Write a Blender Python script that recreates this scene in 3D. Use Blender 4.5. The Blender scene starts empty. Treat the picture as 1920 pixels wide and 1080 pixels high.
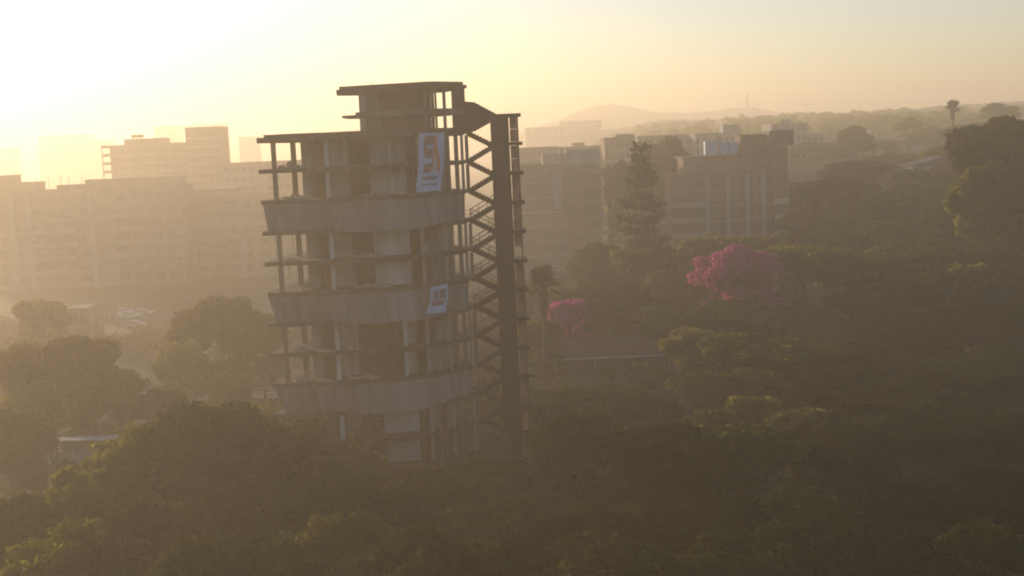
import bpy, math, random
import numpy as np
from mathutils import Matrix, Vector

# ------------------------------------------------------------------ camera
SC = bpy.context.scene
COL = SC.collection
FPX = 2380.0                      # focal length in pixels of the 1920 px wide photograph
CAMZ = 32.0
PITCH = math.atan((540 - 272) / FPX)
ROLL = -0.043
cam_d = bpy.data.cameras.new('camera')
cam = bpy.data.objects.new('camera', cam_d)
COL.objects.link(cam)
cam_d.sensor_width = 36.0
cam_d.lens = 36.0 * FPX / 1920.0
cam_d.clip_start = 0.5
cam_d.clip_end = 20000
CAMROT = Matrix.Rotation(math.pi / 2 - PITCH, 4, 'X') @ Matrix.Rotation(ROLL, 4, 'Z')
cam.matrix_world = Matrix.Translation((0, 0, CAMZ)) @ CAMROT
SC.camera = cam

# ------------------------------------------------------------------ sky, sun, exposure
SUN_EL = math.radians(7.5)
SUN_AZ = math.radians(-37.0)      # to the left of the viewing direction (+Y)
world = bpy.data.worlds.new('World')
SC.world = world
world.use_nodes = True
wn = world.node_tree
wn.nodes.clear()
w_out = wn.nodes.new('ShaderNodeOutputWorld')
w_bg = wn.nodes.new('ShaderNodeBackground')
w_sky = wn.nodes.new('ShaderNodeTexSky')
w_sky.sky_type = 'NISHITA'
w_sky.sun_disc = False
w_sky.sun_elevation = SUN_EL
w_sky.sun_rotation = SUN_AZ
w_sky.altitude = 0
w_sky.air_density = 1.0
w_sky.dust_density = 0.5
w_sky.ozone_density = 2.8
w_bg.inputs['Strength'].default_value = 0.15
wn.links.new(w_sky.outputs[0], w_bg.inputs[0])
wn.links.new(w_bg.outputs[0], w_out.inputs['Surface'])

sun_d = bpy.data.lights.new('sun', 'SUN')
sun_d.energy = 5.0
sun_d.angle = math.radians(0.5)
sun_d.color = (1.0, 0.79, 0.56)
sun = bpy.data.objects.new('sun', sun_d)
COL.objects.link(sun)
SUN_DIR = Vector((math.sin(SUN_AZ) * math.cos(SUN_EL), math.cos(SUN_AZ) * math.cos(SUN_EL), math.sin(SUN_EL)))
sun.rotation_euler = SUN_DIR.to_track_quat('Z', 'Y').to_euler()
sun.location = (-60, 100, 90)

SC.view_settings.view_transform = 'Standard'
SC.view_settings.look = 'None'
SC.view_settings.exposure = 0.55
SC.view_settings.gamma = 1.0
SC.view_settings.use_curve_mapping = False
SC.render.engine = 'CYCLES'
SC.cycles.use_denoising = True
SC.cycles.filter_width = 2.0
SC.cycles.max_bounces = 6
SC.cycles.diffuse_bounces = 2
SC.cycles.glossy_bounces = 2
SC.cycles.transmission_bounces = 4
SC.cycles.volume_bounces = 1
SC.cycles.transparent_max_bounces = 6

HAZE_DENSITY = 0.00125
HAZE_COLOR = (0.97, 0.82, 0.63, 1)
HAZE_G = 0.5

# ------------------------------------------------------------------ helpers
R3 = CAMROT.to_3x3()


def at(px, py, Y):
    """World point seen at photo pixel (px, py) at depth Y."""
    d = R3 @ Vector(((px - 960) / FPX, -(py - 540) / FPX, -1.0))
    t = Y / d.y
    return Vector((d.x * t, Y, CAMZ + d.z * t))


def sm(a, b, x):
    t = min(1.0, max(0.0, (x - a) / (b - a)))
    return t * t * (3 - 2 * t)


PROF = [(-900, 0), (60, 0), (90, 3), (140, 10), (190, 14), (250, 14.5), (320, 17), (450, 23), (600, 28), (850, 34), (1100, 36), (1500, 22), (2000, 10), (9000, 6)]


def H(X, Y):
    p = PROF[-1][1]
    for (a, ha), (b, hb) in zip(PROF, PROF[1:]):
        if a <= Y <= b:
            p = ha + (hb - ha) * (Y - a) / (b - a)
            break
    s = sm(8, 115, X)
    return s * p + (1 - s) * 13 * sm(232, 310, Y) * sm(2, 40, X) * (1 - sm(700, 1300, Y))


OFF = {}


def off(o):
    return OFF.get(o.name, Vector((0, 0, 0))) if o else Vector((0, 0, 0))


class MB:
    def __init__(s):
        s.v = []
        s.f = []

    def poly(s, pts):
        n = len(s.v)
        s.v += [tuple(p) for p in pts]
        s.f.append(tuple(range(n, n + len(pts))))
        return s

    def box(s, x0, x1, y0, y1, z0, z1):
        return s.prism([(x0, y0), (x1, y0), (x1, y1), (x0, y1)], z0, z1)

    def prism(s, pts, z0, z1, pts_top=None):
        n = len(s.v)
        m = len(pts)
        pt = pts_top or pts
        a = sum(pts[i][0] * pts[(i + 1) % m][1] - pts[(i + 1) % m][0] * pts[i][1] for i in range(m))
        s.v += [(p[0], p[1], z0) for p in pts] + [(p[0], p[1], z1) for p in pt]
        fs = [tuple(range(m - 1, -1, -1)), tuple(range(m, 2 * m))]
        for i in range(m):
            j = (i + 1) % m
            fs.append((i, j, m + j, m + i))
        if a < 0:
            fs = [tuple(reversed(f)) for f in fs]
        s.f += [tuple(n + i for i in f) for f in fs]
        return s

    def extrude_y(s, pts, y0, y1):
        """pts: (x, z) polygon extruded along Y."""
        n = len(s.v)
        m = len(pts)
        a = sum(pts[i][0] * pts[(i + 1) % m][1] - pts[(i + 1) % m][0] * pts[i][1] for i in range(m))
        s.v += [(p[0], y0, p[1]) for p in pts] + [(p[0], y1, p[1]) for p in pts]
        fs = [tuple(range(m)), tuple(range(2 * m - 1, m - 1, -1))]
        for i in range(m):
            j = (i + 1) % m
            fs.append((i, m + i, m + j, j))
        if a < 0:
            fs = [tuple(reversed(f)) for f in fs]
        s.f += [tuple(n + i for i in f) for f in fs]
        return s

    def tube(s, pts, rads, k=7, cap=True):
        pts = [Vector(p) for p in pts]
        n0 = len(s.v)
        for i, p in enumerate(pts):
            d = (pts[min(i + 1, len(pts) - 1)] - pts[max(i - 1, 0)])
            if d.length < 1e-6:
                d = Vector((0, 0, 1))
            d.normalize()
            u = d.cross(Vector((0, 1, 0)) if abs(d.y) < 0.9 else Vector((1, 0, 0))).normalized()
            w = d.cross(u)
            r = rads[i] if hasattr(rads, '__len__') else rads
            for j in range(k):
                a = 2 * math.pi * j / k
                q = p + (u * math.cos(a) + w * math.sin(a)) * r
                s.v.append(tuple(q))
        for i in range(len(pts) - 1):
            for j in range(k):
                a = n0 + i * k + j
                b = n0 + i * k + (j + 1) % k
                s.f.append((a, b, b + k, a + k))
        if cap:
            s.f.append(tuple(n0 + j for j in range(k - 1, -1, -1)))
            e = n0 + (len(pts) - 1) * k
            s.f.append(tuple(e + j for j in range(k)))
        return s

    def mesh(s, name, mat, o=Vector((0, 0, 0)), smooth=False):
        me = bpy.data.meshes.new(name)
        me.from_pydata([(a - o.x, b - o.y, c - o.z) for a, b, c in s.v], [], s.f)
        if mat:
            me.materials.append(mat)
        if smooth:
            me.polygons.foreach_set('use_smooth', [True] * len(me.polygons))
        me.update()
        return me

    def build(s, name, mat, parent=None, smooth=False):
        o = off(parent)
        ob = bpy.data.objects.new(name, s.mesh(name, mat, o, smooth))
        COL.objects.link(ob)
        if parent:
            ob.parent = parent
            OFF[ob.name] = o
        return ob


def link_mesh(name, me, parent=None, loc=(0, 0, 0)):
    ob = bpy.data.objects.new(name, me)
    COL.objects.link(ob)
    ob.parent = parent
    ob.location = Vector(loc)
    if parent:
        OFF[ob.name] = off(parent) + Vector(loc)
    return ob


def tag(o, label=None, cat=None, group=None, kind=None):
    if label:
        o['label'] = label
    if cat:
        o['category'] = cat
    if group:
        o['group'] = group
    if kind:
        o['kind'] = kind
    return o


def thing(name, loc, label, cat, group=None):
    o = bpy.data.objects.new(name, None)
    COL.objects.link(o)
    o.empty_display_size = 0.5
    o.location = Vector(loc)
    OFF[o.name] = Vector(loc)
    return tag(o, label, cat, group)


# ------------------------------------------------------------------ materials
def mat(name, c0, c1=None, scale=1.0, rough=0.85, bump=0.0, streak=False, spec=0.2, detail=5, metallic=0.0, fine=None):
    m = bpy.data.materials.new(name)
    m.use_nodes = True
    nt = m.node_tree
    b = nt.nodes['Principled BSDF']
    b.inputs['Roughness'].default_value = rough
    b.inputs['Metallic'].default_value = metallic
    b.inputs['Specular IOR Level'].default_value = spec
    b.inputs['Base Color'].default_value = (*c0, 1)
    if c1:
        tc = nt.nodes.new('ShaderNodeTexCoord')
        mp = nt.nodes.new('ShaderNodeMapping')
        mp.inputs['Scale'].default_value = (scale, scale, scale * (0.18 if streak else 1.0))
        nz = nt.nodes.new('ShaderNodeTexNoise')
        nz.inputs['Scale'].default_value = 1.0
        nz.inputs['Detail'].default_value = detail
        nz.inputs['Roughness'].default_value = 0.62
        cr = nt.nodes.new('ShaderNodeValToRGB')
        cr.color_ramp.elements[0].position = 0.33
        cr.color_ramp.elements[1].position = 0.68
        cr.color_ramp.elements[0].color = (*c0, 1)
        cr.color_ramp.elements[1].color = (*c1, 1)
        nt.links.new(tc.outputs['Object'], mp.inputs[0])
        nt.links.new(mp.outputs[0], nz.inputs[0])
        nt.links.new(nz.outputs[0], cr.inputs[0])
        nt.links.new(cr.outputs[0], b.inputs['Base Color'])
        if streak:
            mp2 = nt.nodes.new('ShaderNodeMapping')
            mp2.inputs['Scale'].default_value = (scale * 2.4, scale * 2.4, scale * .3)
            n2 = nt.nodes.new('ShaderNodeTexNoise')
            n2.inputs['Scale'].default_value = 1.0
            n2.inputs['Detail'].default_value = 3
            r2 = nt.nodes.new('ShaderNodeValToRGB')
            r2.color_ramp.elements[0].position = 0.30
            r2.color_ramp.elements[1].position = 0.62
            r2.color_ramp.elements[0].color = (.62, .56, .50, 1)
            r2.color_ramp.elements[1].color = (1, 1, 1, 1)
            mm = nt.nodes.new('ShaderNodeMix')
            mm.data_type = 'RGBA'
            mm.blend_type = 'MULTIPLY'
            mm.inputs['Factor'].default_value = .65
            nt.links.new(tc.outputs['Object'], mp2.inputs[0])
            nt.links.new(mp2.outputs[0], n2.inputs[0])
            nt.links.new(n2.outputs[0], r2.inputs[0])
            nt.links.new(cr.outputs[0], mm.inputs[6])
            nt.links.new(r2.outputs[0], mm.inputs[7])
            nt.links.new(mm.outputs[2], b.inputs['Base Color'])
        if bump:
            bp = nt.nodes.new('ShaderNodeBump')
            bp.inputs['Strength'].default_value = bump
            bp.inputs['Distance'].default_value = 0.05
            nt.links.new(nz.outputs[0], bp.inputs['Height'])
            nt.links.new(bp.outputs[0], b.inputs['Normal'])
    return m


def leaf_mat(name, c0, c1, tr, tr_mix=0.35, rough=0.6):
    m = bpy.data.materials.new(name)
    m.use_nodes = True
    nt = m.node_tree
    nt.nodes.remove(nt.nodes['Principled BSDF'])
    out = nt.nodes['Material Output']
    tc = nt.nodes.new('ShaderNodeTexCoord')
    nz = nt.nodes.new('ShaderNodeTexNoise')
    nz.inputs['Scale'].default_value = 0.9
    nz.inputs['Detail'].default_value = 4
    oi = nt.nodes.new('ShaderNodeObjectInfo')
    cr = nt.nodes.new('ShaderNodeValToRGB')
    cr.color_ramp.elements[0].position = 0.35
    cr.color_ramp.elements[1].position = 0.68
    cr.color_ramp.elements[0].color = (*c0, 1)
    cr.color_ramp.elements[1].color = (*c1, 1)
    hs = nt.nodes.new('ShaderNodeHueSaturation')
    mr = nt.nodes.new('ShaderNodeMapRange')
    mr.inputs['To Min'].default_value = 0.7
    mr.inputs['To Max'].default_value = 1.3
    mh = nt.nodes.new('ShaderNodeMapRange')
    mh.inputs['To Min'].default_value = 0.475
    mh.inputs['To Max'].default_value = 0.52
    mt_ = nt.nodes.new('ShaderNodeMath')
    mt_.operation = 'FRACT'
    mk = nt.nodes.new('ShaderNodeMath')
    mk.operation = 'MULTIPLY'
    mk.inputs[1].default_value = 7.31
    nt.links.new(oi.outputs['Random'], mk.inputs[0])
    nt.links.new(mk.outputs[0], mt_.inputs[0])
    nt.links.new(mt_.outputs[0], mh.inputs[0])
    nt.links.new(mh.outputs[0], hs.inputs['Hue'])
    df = nt.nodes.new('ShaderNodeBsdfDiffuse')
    tl = nt.nodes.new('ShaderNodeBsdfTranslucent')
    tl.inputs[0].default_value = (*tr, 1)
    mx = nt.nodes.new('ShaderNodeMixShader')
    mx.inputs[0].default_value = tr_mix
    nt.links.new(tc.outputs['Object'], nz.inputs[0])
    nt.links.new(nz.outputs[0], cr.inputs[0])
    nt.links.new(cr.outputs[0], hs.inputs['Color'])
    nt.links.new(oi.outputs['Random'], mr.inputs[0])
    nt.links.new(mr.outputs[0], hs.inputs['Value'])
    nt.links.new(hs.outputs[0], df.inputs[0])
    nt.links.new(df.outputs[0], mx.inputs[1])
    nt.links.new(tl.outputs[0], mx.inputs[2])
    nt.links.new(mx.outputs[0], out.inputs['Surface'])
    return m


M = {}
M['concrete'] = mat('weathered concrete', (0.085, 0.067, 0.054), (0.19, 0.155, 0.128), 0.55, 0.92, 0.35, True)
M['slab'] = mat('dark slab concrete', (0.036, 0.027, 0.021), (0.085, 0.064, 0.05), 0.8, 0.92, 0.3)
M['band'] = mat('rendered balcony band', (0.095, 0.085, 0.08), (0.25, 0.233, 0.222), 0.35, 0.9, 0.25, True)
M['plaster'] = mat('old plaster', (0.30, 0.28, 0.26), (0.48, 0.455, 0.43), 0.45, 0.9, 0.2, True)
M['grey_plaster'] = mat('grey plaster', (0.20, 0.18, 0.16), (0.34, 0.31, 0.28), 0.5, 0.9, 0.25, True)
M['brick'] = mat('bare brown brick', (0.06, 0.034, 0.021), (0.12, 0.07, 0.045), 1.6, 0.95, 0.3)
M['core'] = mat('dark core concrete', (0.05, 0.034, 0.026), (0.085, 0.06, 0.047), 0.4, 0.9, 0.3, True)
M['rust'] = mat('rusty steel', (0.10, 0.055, 0.035), (0.19, 0.11, 0.07), 2.0, 0.8, 0.2)
M['rubble'] = mat('broken masonry', (0.16, 0.10, 0.07), (0.36, 0.30, 0.25), 2.5, 0.95, 0.3)
M['cloth'] = mat('banner cloth', (0.29, 0.36, 0.50), (0.40, 0.47, 0.60), 1.2, 0.8, 0.1)
M['logo_maroon'] = mat('maroon print', (0.17, 0.06, 0.085), (0.23, 0.09, 0.115), 1.5, 0.8)
M['logo_orange'] = mat('orange print', (0.50, 0.13, 0.05), (0.60, 0.19, 0.08), 1.5, 0.8)
M['logo_grey'] = mat('grey print', (0.10, 0.085, 0.10), (0.16, 0.14, 0.155), 1.5, 0.8)
M['bark'] = mat('bark', (0.06, 0.042, 0.03), (0.14, 0.10, 0.07), 2.5, 0.95, 0.4, True)
M['palm_bark'] = mat('palm skirt', (0.12, 0.075, 0.04), (0.22, 0.14, 0.08), 3.0, 0.95, 0.4, True)
M['ground'] = mat('dry grass and soil', (0.03, 0.03, 0.014), (0.075, 0.06, 0.034), 0.12, 0.95, 0.2, detail=9)
M['asphalt'] = mat('asphalt', (0.045, 0.043, 0.042), (0.075, 0.07, 0.066), 0.4, 0.9, 0.1)
M['kerb'] = mat('kerb stone', (0.25, 0.23, 0.2), (0.36, 0.33, 0.3), 1.0, 0.9)
M['paint'] = mat('road paint', (0.6, 0.6, 0.57), (0.75, 0.75, 0.72), 2.0, 0.7)
M['hill'] = mat('wooded hills', (0.05, 0.05, 0.035), (0.12, 0.10, 0.07), 0.01, 0.95, 0.0)
M['wall_tan'] = mat('tan facade', (0.26, 0.19, 0.135), (0.34, 0.25, 0.18), 0.15, 0.9, 0.1, True)
M['wall_brown'] = mat('brown brick facade', (0.17, 0.105, 0.075), (0.24, 0.155, 0.115), 0.2, 0.9, 0.1, True)
M['wall_grey'] = mat('grey facade', (0.27, 0.25, 0.23), (0.36, 0.33, 0.30), 0.15, 0.9, 0.1, True)
M['wall_pale'] = mat('pale facade', (0.50, 0.47, 0.43), (0.62, 0.58, 0.53), 0.15, 0.9, 0.1, True)
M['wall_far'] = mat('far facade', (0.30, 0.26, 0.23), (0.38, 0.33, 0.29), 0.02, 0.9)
M['trim'] = mat('pale trim', (0.29, 0.24, 0.19), (0.36, 0.30, 0.24), 0.3, 0.85)
M['sun_orange'] = mat('painted sunlight orange', (0.42, 0.21, 0.12), (0.56, 0.33, 0.21), 2.0, 0.9, 0.2)  # sunlight put into the base colour of the band ledges
M['slate'] = mat('grey slate', (0.055, 0.055, 0.06), (0.09, 0.09, 0.095), 0.4, 0.8)
M['dark_trim'] = mat('dark trim', (0.10, 0.08, 0.07), (0.15, 0.12, 0.10), 0.5, 0.85)
M['glass'] = mat('window glass', (0.15, 0.12, 0.10), None, rough=0.25, spec=0.4)
M['tank'] = mat('blue water tank', (0.34, 0.42, 0.52), (0.42, 0.50, 0.60), 0.6, 0.6)
M['roof_red'] = mat('old roof tiles', (0.07, 0.035, 0.027), (0.12, 0.065, 0.05), 0.7, 0.9, 0.4)
M['metal_white'] = mat('white metal', (0.46, 0.46, 0.46), (0.58, 0.58, 0.58), 0.6, 0.45)
M['car_white'] = mat('white car paint', (0.52, 0.52, 0.52), None, rough=0.3, spec=0.5)
M['car_silver'] = mat('silver car paint', (0.42, 0.43, 0.45), None, rough=0.3, spec=0.5, metallic=0.5)
M['car_red'] = mat('dark red car paint', (0.20, 0.03, 0.025), None, rough=0.3, spec=0.5)
M['tyre'] = mat('tyre rubber', (0.02, 0.02, 0.02), None, rough=0.9)
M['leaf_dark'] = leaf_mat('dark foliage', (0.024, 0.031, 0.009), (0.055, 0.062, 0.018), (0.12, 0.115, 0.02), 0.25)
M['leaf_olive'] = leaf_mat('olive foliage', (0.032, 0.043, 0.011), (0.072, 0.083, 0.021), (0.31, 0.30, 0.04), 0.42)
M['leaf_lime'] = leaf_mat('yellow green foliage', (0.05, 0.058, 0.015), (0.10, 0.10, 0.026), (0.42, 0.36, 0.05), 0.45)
M['leaf_pine'] = leaf_mat('conifer needles', (0.025, 0.034, 0.014), (0.05, 0.06, 0.024), (0.07, 0.08, 0.02), 0.2)
M['leaf_palm'] = leaf_mat('palm fronds', (0.022, 0.026, 0.01), (0.045, 0.046, 0.016), (0.12, 0.10, 0.03), 0.15)
M['blossom'] = leaf_mat('pink blossom', (0.33, 0.045, 0.14), (0.56, 0.10, 0.26), (0.76, 0.13, 0.34), 0.45)
# frosted panels of the stair core let daylight through
pm = bpy.data.materials.new('frosted amber panel')
pm.use_nodes = True
_nt = pm.node_tree
_nt.nodes.remove(_nt.nodes['Principled BSDF'])
_d = _nt.nodes.new('ShaderNodeBsdfDiffuse')
_d.inputs[0].default_value = (0.30, 0.22, 0.16, 1)
_t = _nt.nodes.new('ShaderNodeBsdfTranslucent')
_nz = _nt.nodes.new('ShaderNodeTexNoise')
_nz.inputs['Scale'].default_value = 1.1
_cr = _nt.nodes.new('ShaderNodeValToRGB')
_cr.color_ramp.elements[0].color = (0.28, 0.17, 0.11, 1)
_cr.color_ramp.elements[1].color = (0.48, 0.32, 0.22, 1)
_cr.color_ramp.elements[0].position = 0.35
_cr.color_ramp.elements[1].position = 0.62
_tc = _nt.nodes.new('ShaderNodeTexCoord')
_mx = _nt.nodes.new('ShaderNodeMixShader')
_mx.inputs[0].default_value = 0.4
_nt.links.new(_tc.outputs['Object'], _nz.inputs[0])
_nt.links.new(_nz.outputs[0], _cr.inputs[0])
_nt.links.new(_cr.outputs[0], _t.inputs[0])
_nt.links.new(_d.outputs[0], _mx.inputs[1])
_nt.links.new(_t.outputs[0], _mx.inputs[2])
_nt.links.new(_mx.outputs[0], _nt.nodes['Material Output'].inputs['Surface'])
M['amber'] = pm

# ------------------------------------------------------------------ ground, roads, hills
GX = sorted(set([round(s * 4400 * (i / 60) ** 2.6, 2) for i in range(61) for s in (-1, 1)]))
GY = [-600, -300, -100] + [10 * i for i in range(0, 46)] + [470 + 30 * i for i in range(18)] + [1020 + 3380 * (i / 22) ** 1.4 for i in range(23)]
g = MB()
nx = len(GX)
for y in GY:
    for x in GX:
        g.v.append((x, y, H(x, y)))
for j in range(len(GY) - 1):
    for i in range(nx - 1):
        a = j * nx + i
        g.f.append((a, a + 1, a + nx + 1, a + nx))
ground = g.build('ground', M['ground'], smooth=True)
tag(ground, kind='structure')

road = MB()
road.poly([(-130, 168, .02), (-14, 166, .02), (-14, 172.5, .02), (-130, 174.5, .02)])
tag(road.build('road', M['asphalt']), kind='structure')
lot = MB()
lot.poly([(-85, 238, .02), (-45, 238, .02), (-45, 266, .02), (-85, 266, .02)])
tag(lot.build('parking_lot', M['asphalt']), kind='structure')
kb = MB()
kb.prism([(-130, 167.7), (-14, 165.7), (-14, 165.95), (-130, 167.95)], 0, .13)
kb.prism([(-130, 174.6), (-14, 172.6), (-14, 172.85), (-130, 174.85)], 0, .13)
tag(kb.build('kerb', M['kerb']), kind='structure')
rm = MB()
for i in range(24):
    x = -126 + i * 4.6
    y = 171.25 - (x + 130) / 116 * 2
    rm.poly([(x, y, .026), (x + 2, y - .035, .026), (x + 2, y + .1 - .035, .026), (x, y + .1, .026)])
tag(rm.build('road_marking', M['paint']), kind='structure')


def ridge_hill(name, prof_px, d, thick, seed, rough=1.0):
    rnd = random.Random(seed)
    xs = [p[0] for p in prof_px]
    mb = MB()
    n = 150
    rows = [(-1, 0.0), (-.55, .45), (-.2, .88), (0, 1.0), (.3, .8), (1, 0.0)]
    cols = []
    for i in range(n + 1):
        px = xs[0] + (xs[-1] - xs[0]) * i / n
        for a, b in zip(prof_px, prof_px[1:]):
            if a[0] <= px <= b[0]:
                py = a[1] + (b[1] - a[1]) * (px - a[0]) / (b[0] - a[0])
        p = at(px, py, d)
        cols.append((p.x, p.z + rnd.uniform(-1, 1) * rough))
    for r, k in rows:
        for i, (x, z) in enumerate(cols):
            gz = H(x, d) - 2
            mb.v.append((x, d + r * thick + 5 * math.sin(i * .3 + r), gz + max(0.5, z - gz) * k + (rnd.uniform(-.8, .8) * rough if 0 < k < 1 else 0)))
    for j in range(len(rows) - 1):
        for i in range(n):
            a = j * (n + 1) + i
            mb.f.append((a, a + 1, a + n + 2, a + n + 1))
    o = mb.build(name, M['hill'], smooth=True)
    return tag(o, kind='structure')


ridge_hill('hills', [(930, 262), (985, 243), (1040, 228), (1085, 208), (1112, 198), (1145, 195), (1180, 199), (1215, 209), (1290, 212), (1345, 207), (1370, 202), (1415, 201), (1450, 210), (1560, 213), (1700, 205), (1990, 196)], 1900, 240, 5, 1.0)
ridge_hill('hills', [(1000, 262), (1180, 238), (1230, 226), (1300, 224), (1420, 222), (1500, 214), (1560, 218), (1640, 206), (1700, 204), (1800, 196), (1990, 186)], 1150, 110, 6, .9)

# ------------------------------------------------------------------ the abandoned tower
TB = Vector((-12, 130, 0))
tower = thing('abandoned_tower', TB, 'derelict curved concrete tower with open floors and an outside stair', 'tower')
_F = [(511, 122.4), (547, 122.25), (587, 122.2), (624, 122.2), (660, 122.3), (708, 122.5), (755, 122.9), (780, 123.4), (803, 124.1), (826, 125.0), (846, 125.9), (868, 127.0), (886, 128.0)]
FRONT = [(at(px, 726 - .088 * (px - 505), Y).x, Y) for px, Y in _F]
BACK = [(FRONT[-1][0] + .15, 130.2), (FRONT[-1][0] - .2, 132.8), (-7, 136.5), (-12, 138.3), (-18, 137.6), (-22, 134.6), (-23.1, 130)]
OUT = FRONT + BACK
CEN = (-13.5, 130)


def front_y(X):
    if X <= FRONT[0][0]:
        return FRONT[0][1]
    for (a, ya), (b, yb) in zip(FRONT, FRONT[1:]):
        if a <= X <= b:
            return ya + (yb - ya) * (X - a) / (b - a)
    return FRONT[-1][1]


def fpt(px, inset, py=320):
    """plan point on the facade, at photo column px (upper storeys), set back from the slab edge."""
    Y = 124.0
    for _ in range(8):
        X = at(px, py, Y).x
        Y = front_y(X) + inset
    return X, Y


def inset_poly(pts, d):
    n = len(pts)
    out = []
    for i in range(n):
        p, a, b = Vector(pts[i]), Vector(pts[i - 1]), Vector(pts[(i + 1) % n])
        t = (b - a).normalized()
        nrm = Vector((-t.y, t.x))
        out.append(tuple(p + nrm * d))
    return out


ST = 2.98
ZL = [33.44 - ST * k for k in range(12)]       # slab centre heights, top to bottom
TS = 0.2
rnd = random.Random(3)
for k, z in enumerate(ZL):
    t = 0.26 if k == 0 else TS
    base_o = inset_poly(OUT, rnd.uniform(-.04, .04))
    o = []
    chip = 0.0
    for i in range(len(base_o)):
        p, q = base_o[i], base_o[(i + 1) % len(base_o)]
        nsub = 6
        for j in range(nsub):
            chip = rnd.uniform(0, .05) if rnd.random() < .8 else rnd.uniform(.08, .2)
            x, y = p[0] + (q[0] - p[0]) * j / nsub, p[1] + (q[1] - p[1]) * j / nsub
            dx, dy = CEN[0] - x, CEN[1] - y
            L_ = math.hypot(dx, dy)
            o.append((x + dx / L_ * chip, y + dy / L_ * chip))
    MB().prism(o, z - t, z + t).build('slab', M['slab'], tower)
    if 0 < k:      # chipped slab nosing, slightly proud
        pass
# roof parapet
pin = inset_poly(OUT, .7)
pin2 = inset_poly(OUT, .95)
pp = MB()
n = len(pin)
for i in range(n):
    j = (i + 1) % n
    pp.prism([pin[i], pin[j], pin2[j], pin2[i]], ZL[0] + .262, ZL[0] + .52 + rnd.uniform(0, .03))
pp.build('parapet', M['slab'], tower)

BANDS = (2, 5, 8)            # storeys below slab 2, 5 and 8 are closed by a leaning band


def wall_seg(px0, px1, inset0, inset1, z0, z1, th, m, name='wall_panel', depth=None):
    a = fpt(px0, inset0)
    b = fpt(px1, inset1)
    mb = MB()
    if depth:
        mb.prism([a, b, (b[0], b[1] + depth), (a[0], a[1] + depth)], z0, z1)
    else:
        dv = Vector((b[0] - a[0], b[1] - a[1])).normalized()
        nn = Vector((-dv.y, dv.x)) * th
        mb.prism([a, b, (b[0] + nn.x, b[1] + nn.y), (a[0] + nn.x, a[1] + nn.y)], z0, z1)
    return mb.build(name, m, tower)


def column(px, inset, z0, z1, w, m, name='column'):
    x, y = fpt(px, inset)
    return MB().box(x - w / 2, x + w / 2, y - w / 2, y + w / 2, z0, z1).build(name, m, tower)


# open storeys
for k in range(len(ZL)):
    if k in BANDS:
        continue
    zt = ZL[k] - (0.26 if k == 0 else TS)
    zb = (ZL[k + 1] + TS) if k + 1 < len(ZL) else -0.5
    if zt - zb < 0.2:
        continue
    r = random.Random(40 + k)
    column(515, .75, zb, zt, .42, M['concrete'])
    column(552, 6.2, zb, zt, .48, M['concrete'])
    wall_seg(566, 586, 3.4, 3.4, zb, zt, .2, M['grey_plaster'], depth=3.2)
    column(614, 1.0, zb, zt, .42, M['plaster'])
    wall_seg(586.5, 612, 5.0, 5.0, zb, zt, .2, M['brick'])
    wall_seg(620, 653, 3.0, 3.0, zb, zt, .2, M['grey_plaster'])
    if k in (0, 1, 3, 4, 9, 10):
        lo = zb if k != 1 else zb
        wall_seg(694, 762, 2.3, 2.0, zb, zt, .2, M['plaster'] if k in (1, 3, 4, 9, 10) else M['grey_plaster'])
        if k in (0, 1):
            column(733, 1.9, zb, zt, .34, M['plaster'])
    else:
        wall_seg(694, 741, 4.0, 3.6, zb, zt, .2, M['brick'])
        column(744, 1.0, zb, zt, .42, M['plaster'])
        wall_seg(749, 764, 2.0, 2.0, zb, zt, .2, M['grey_plaster'])
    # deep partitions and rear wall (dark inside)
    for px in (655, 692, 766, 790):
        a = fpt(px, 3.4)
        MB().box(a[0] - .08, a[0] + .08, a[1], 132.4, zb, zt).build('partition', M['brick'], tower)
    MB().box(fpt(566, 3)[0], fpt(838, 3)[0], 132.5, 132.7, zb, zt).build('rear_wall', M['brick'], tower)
    # right-hand bay: close-set posts round the curve, glimpses of the sky at the far end
    for i, (px, w) in enumerate(((786, .34), (803, .22), (816, .20), (829, .24), (842, .30), (857, .42), (868, .30), (877, .34))):
        column(px, .55, zb, zt, w, M['concrete'] if i % 3 else M['grey_plaster'])
    for (pa, pb) in ((788, 800), (805, 814), (818, 827)):
        if r.random() < .75:
            h = zt if r.random() < .55 else zb + r.uniform(1.0, 2.2)
            wall_seg(pa, pb, 1.3, 1.5, zb, h, .15, M['grey_plaster'] if r.random() < .6 else M['brick'], 'infill_panel')
    for (pa, pb) in ((832, 838),):
        wall_seg(pa, pb, 2.2, 2.2, zb, zt, .15, M['grey_plaster'], 'infill_panel')

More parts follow.
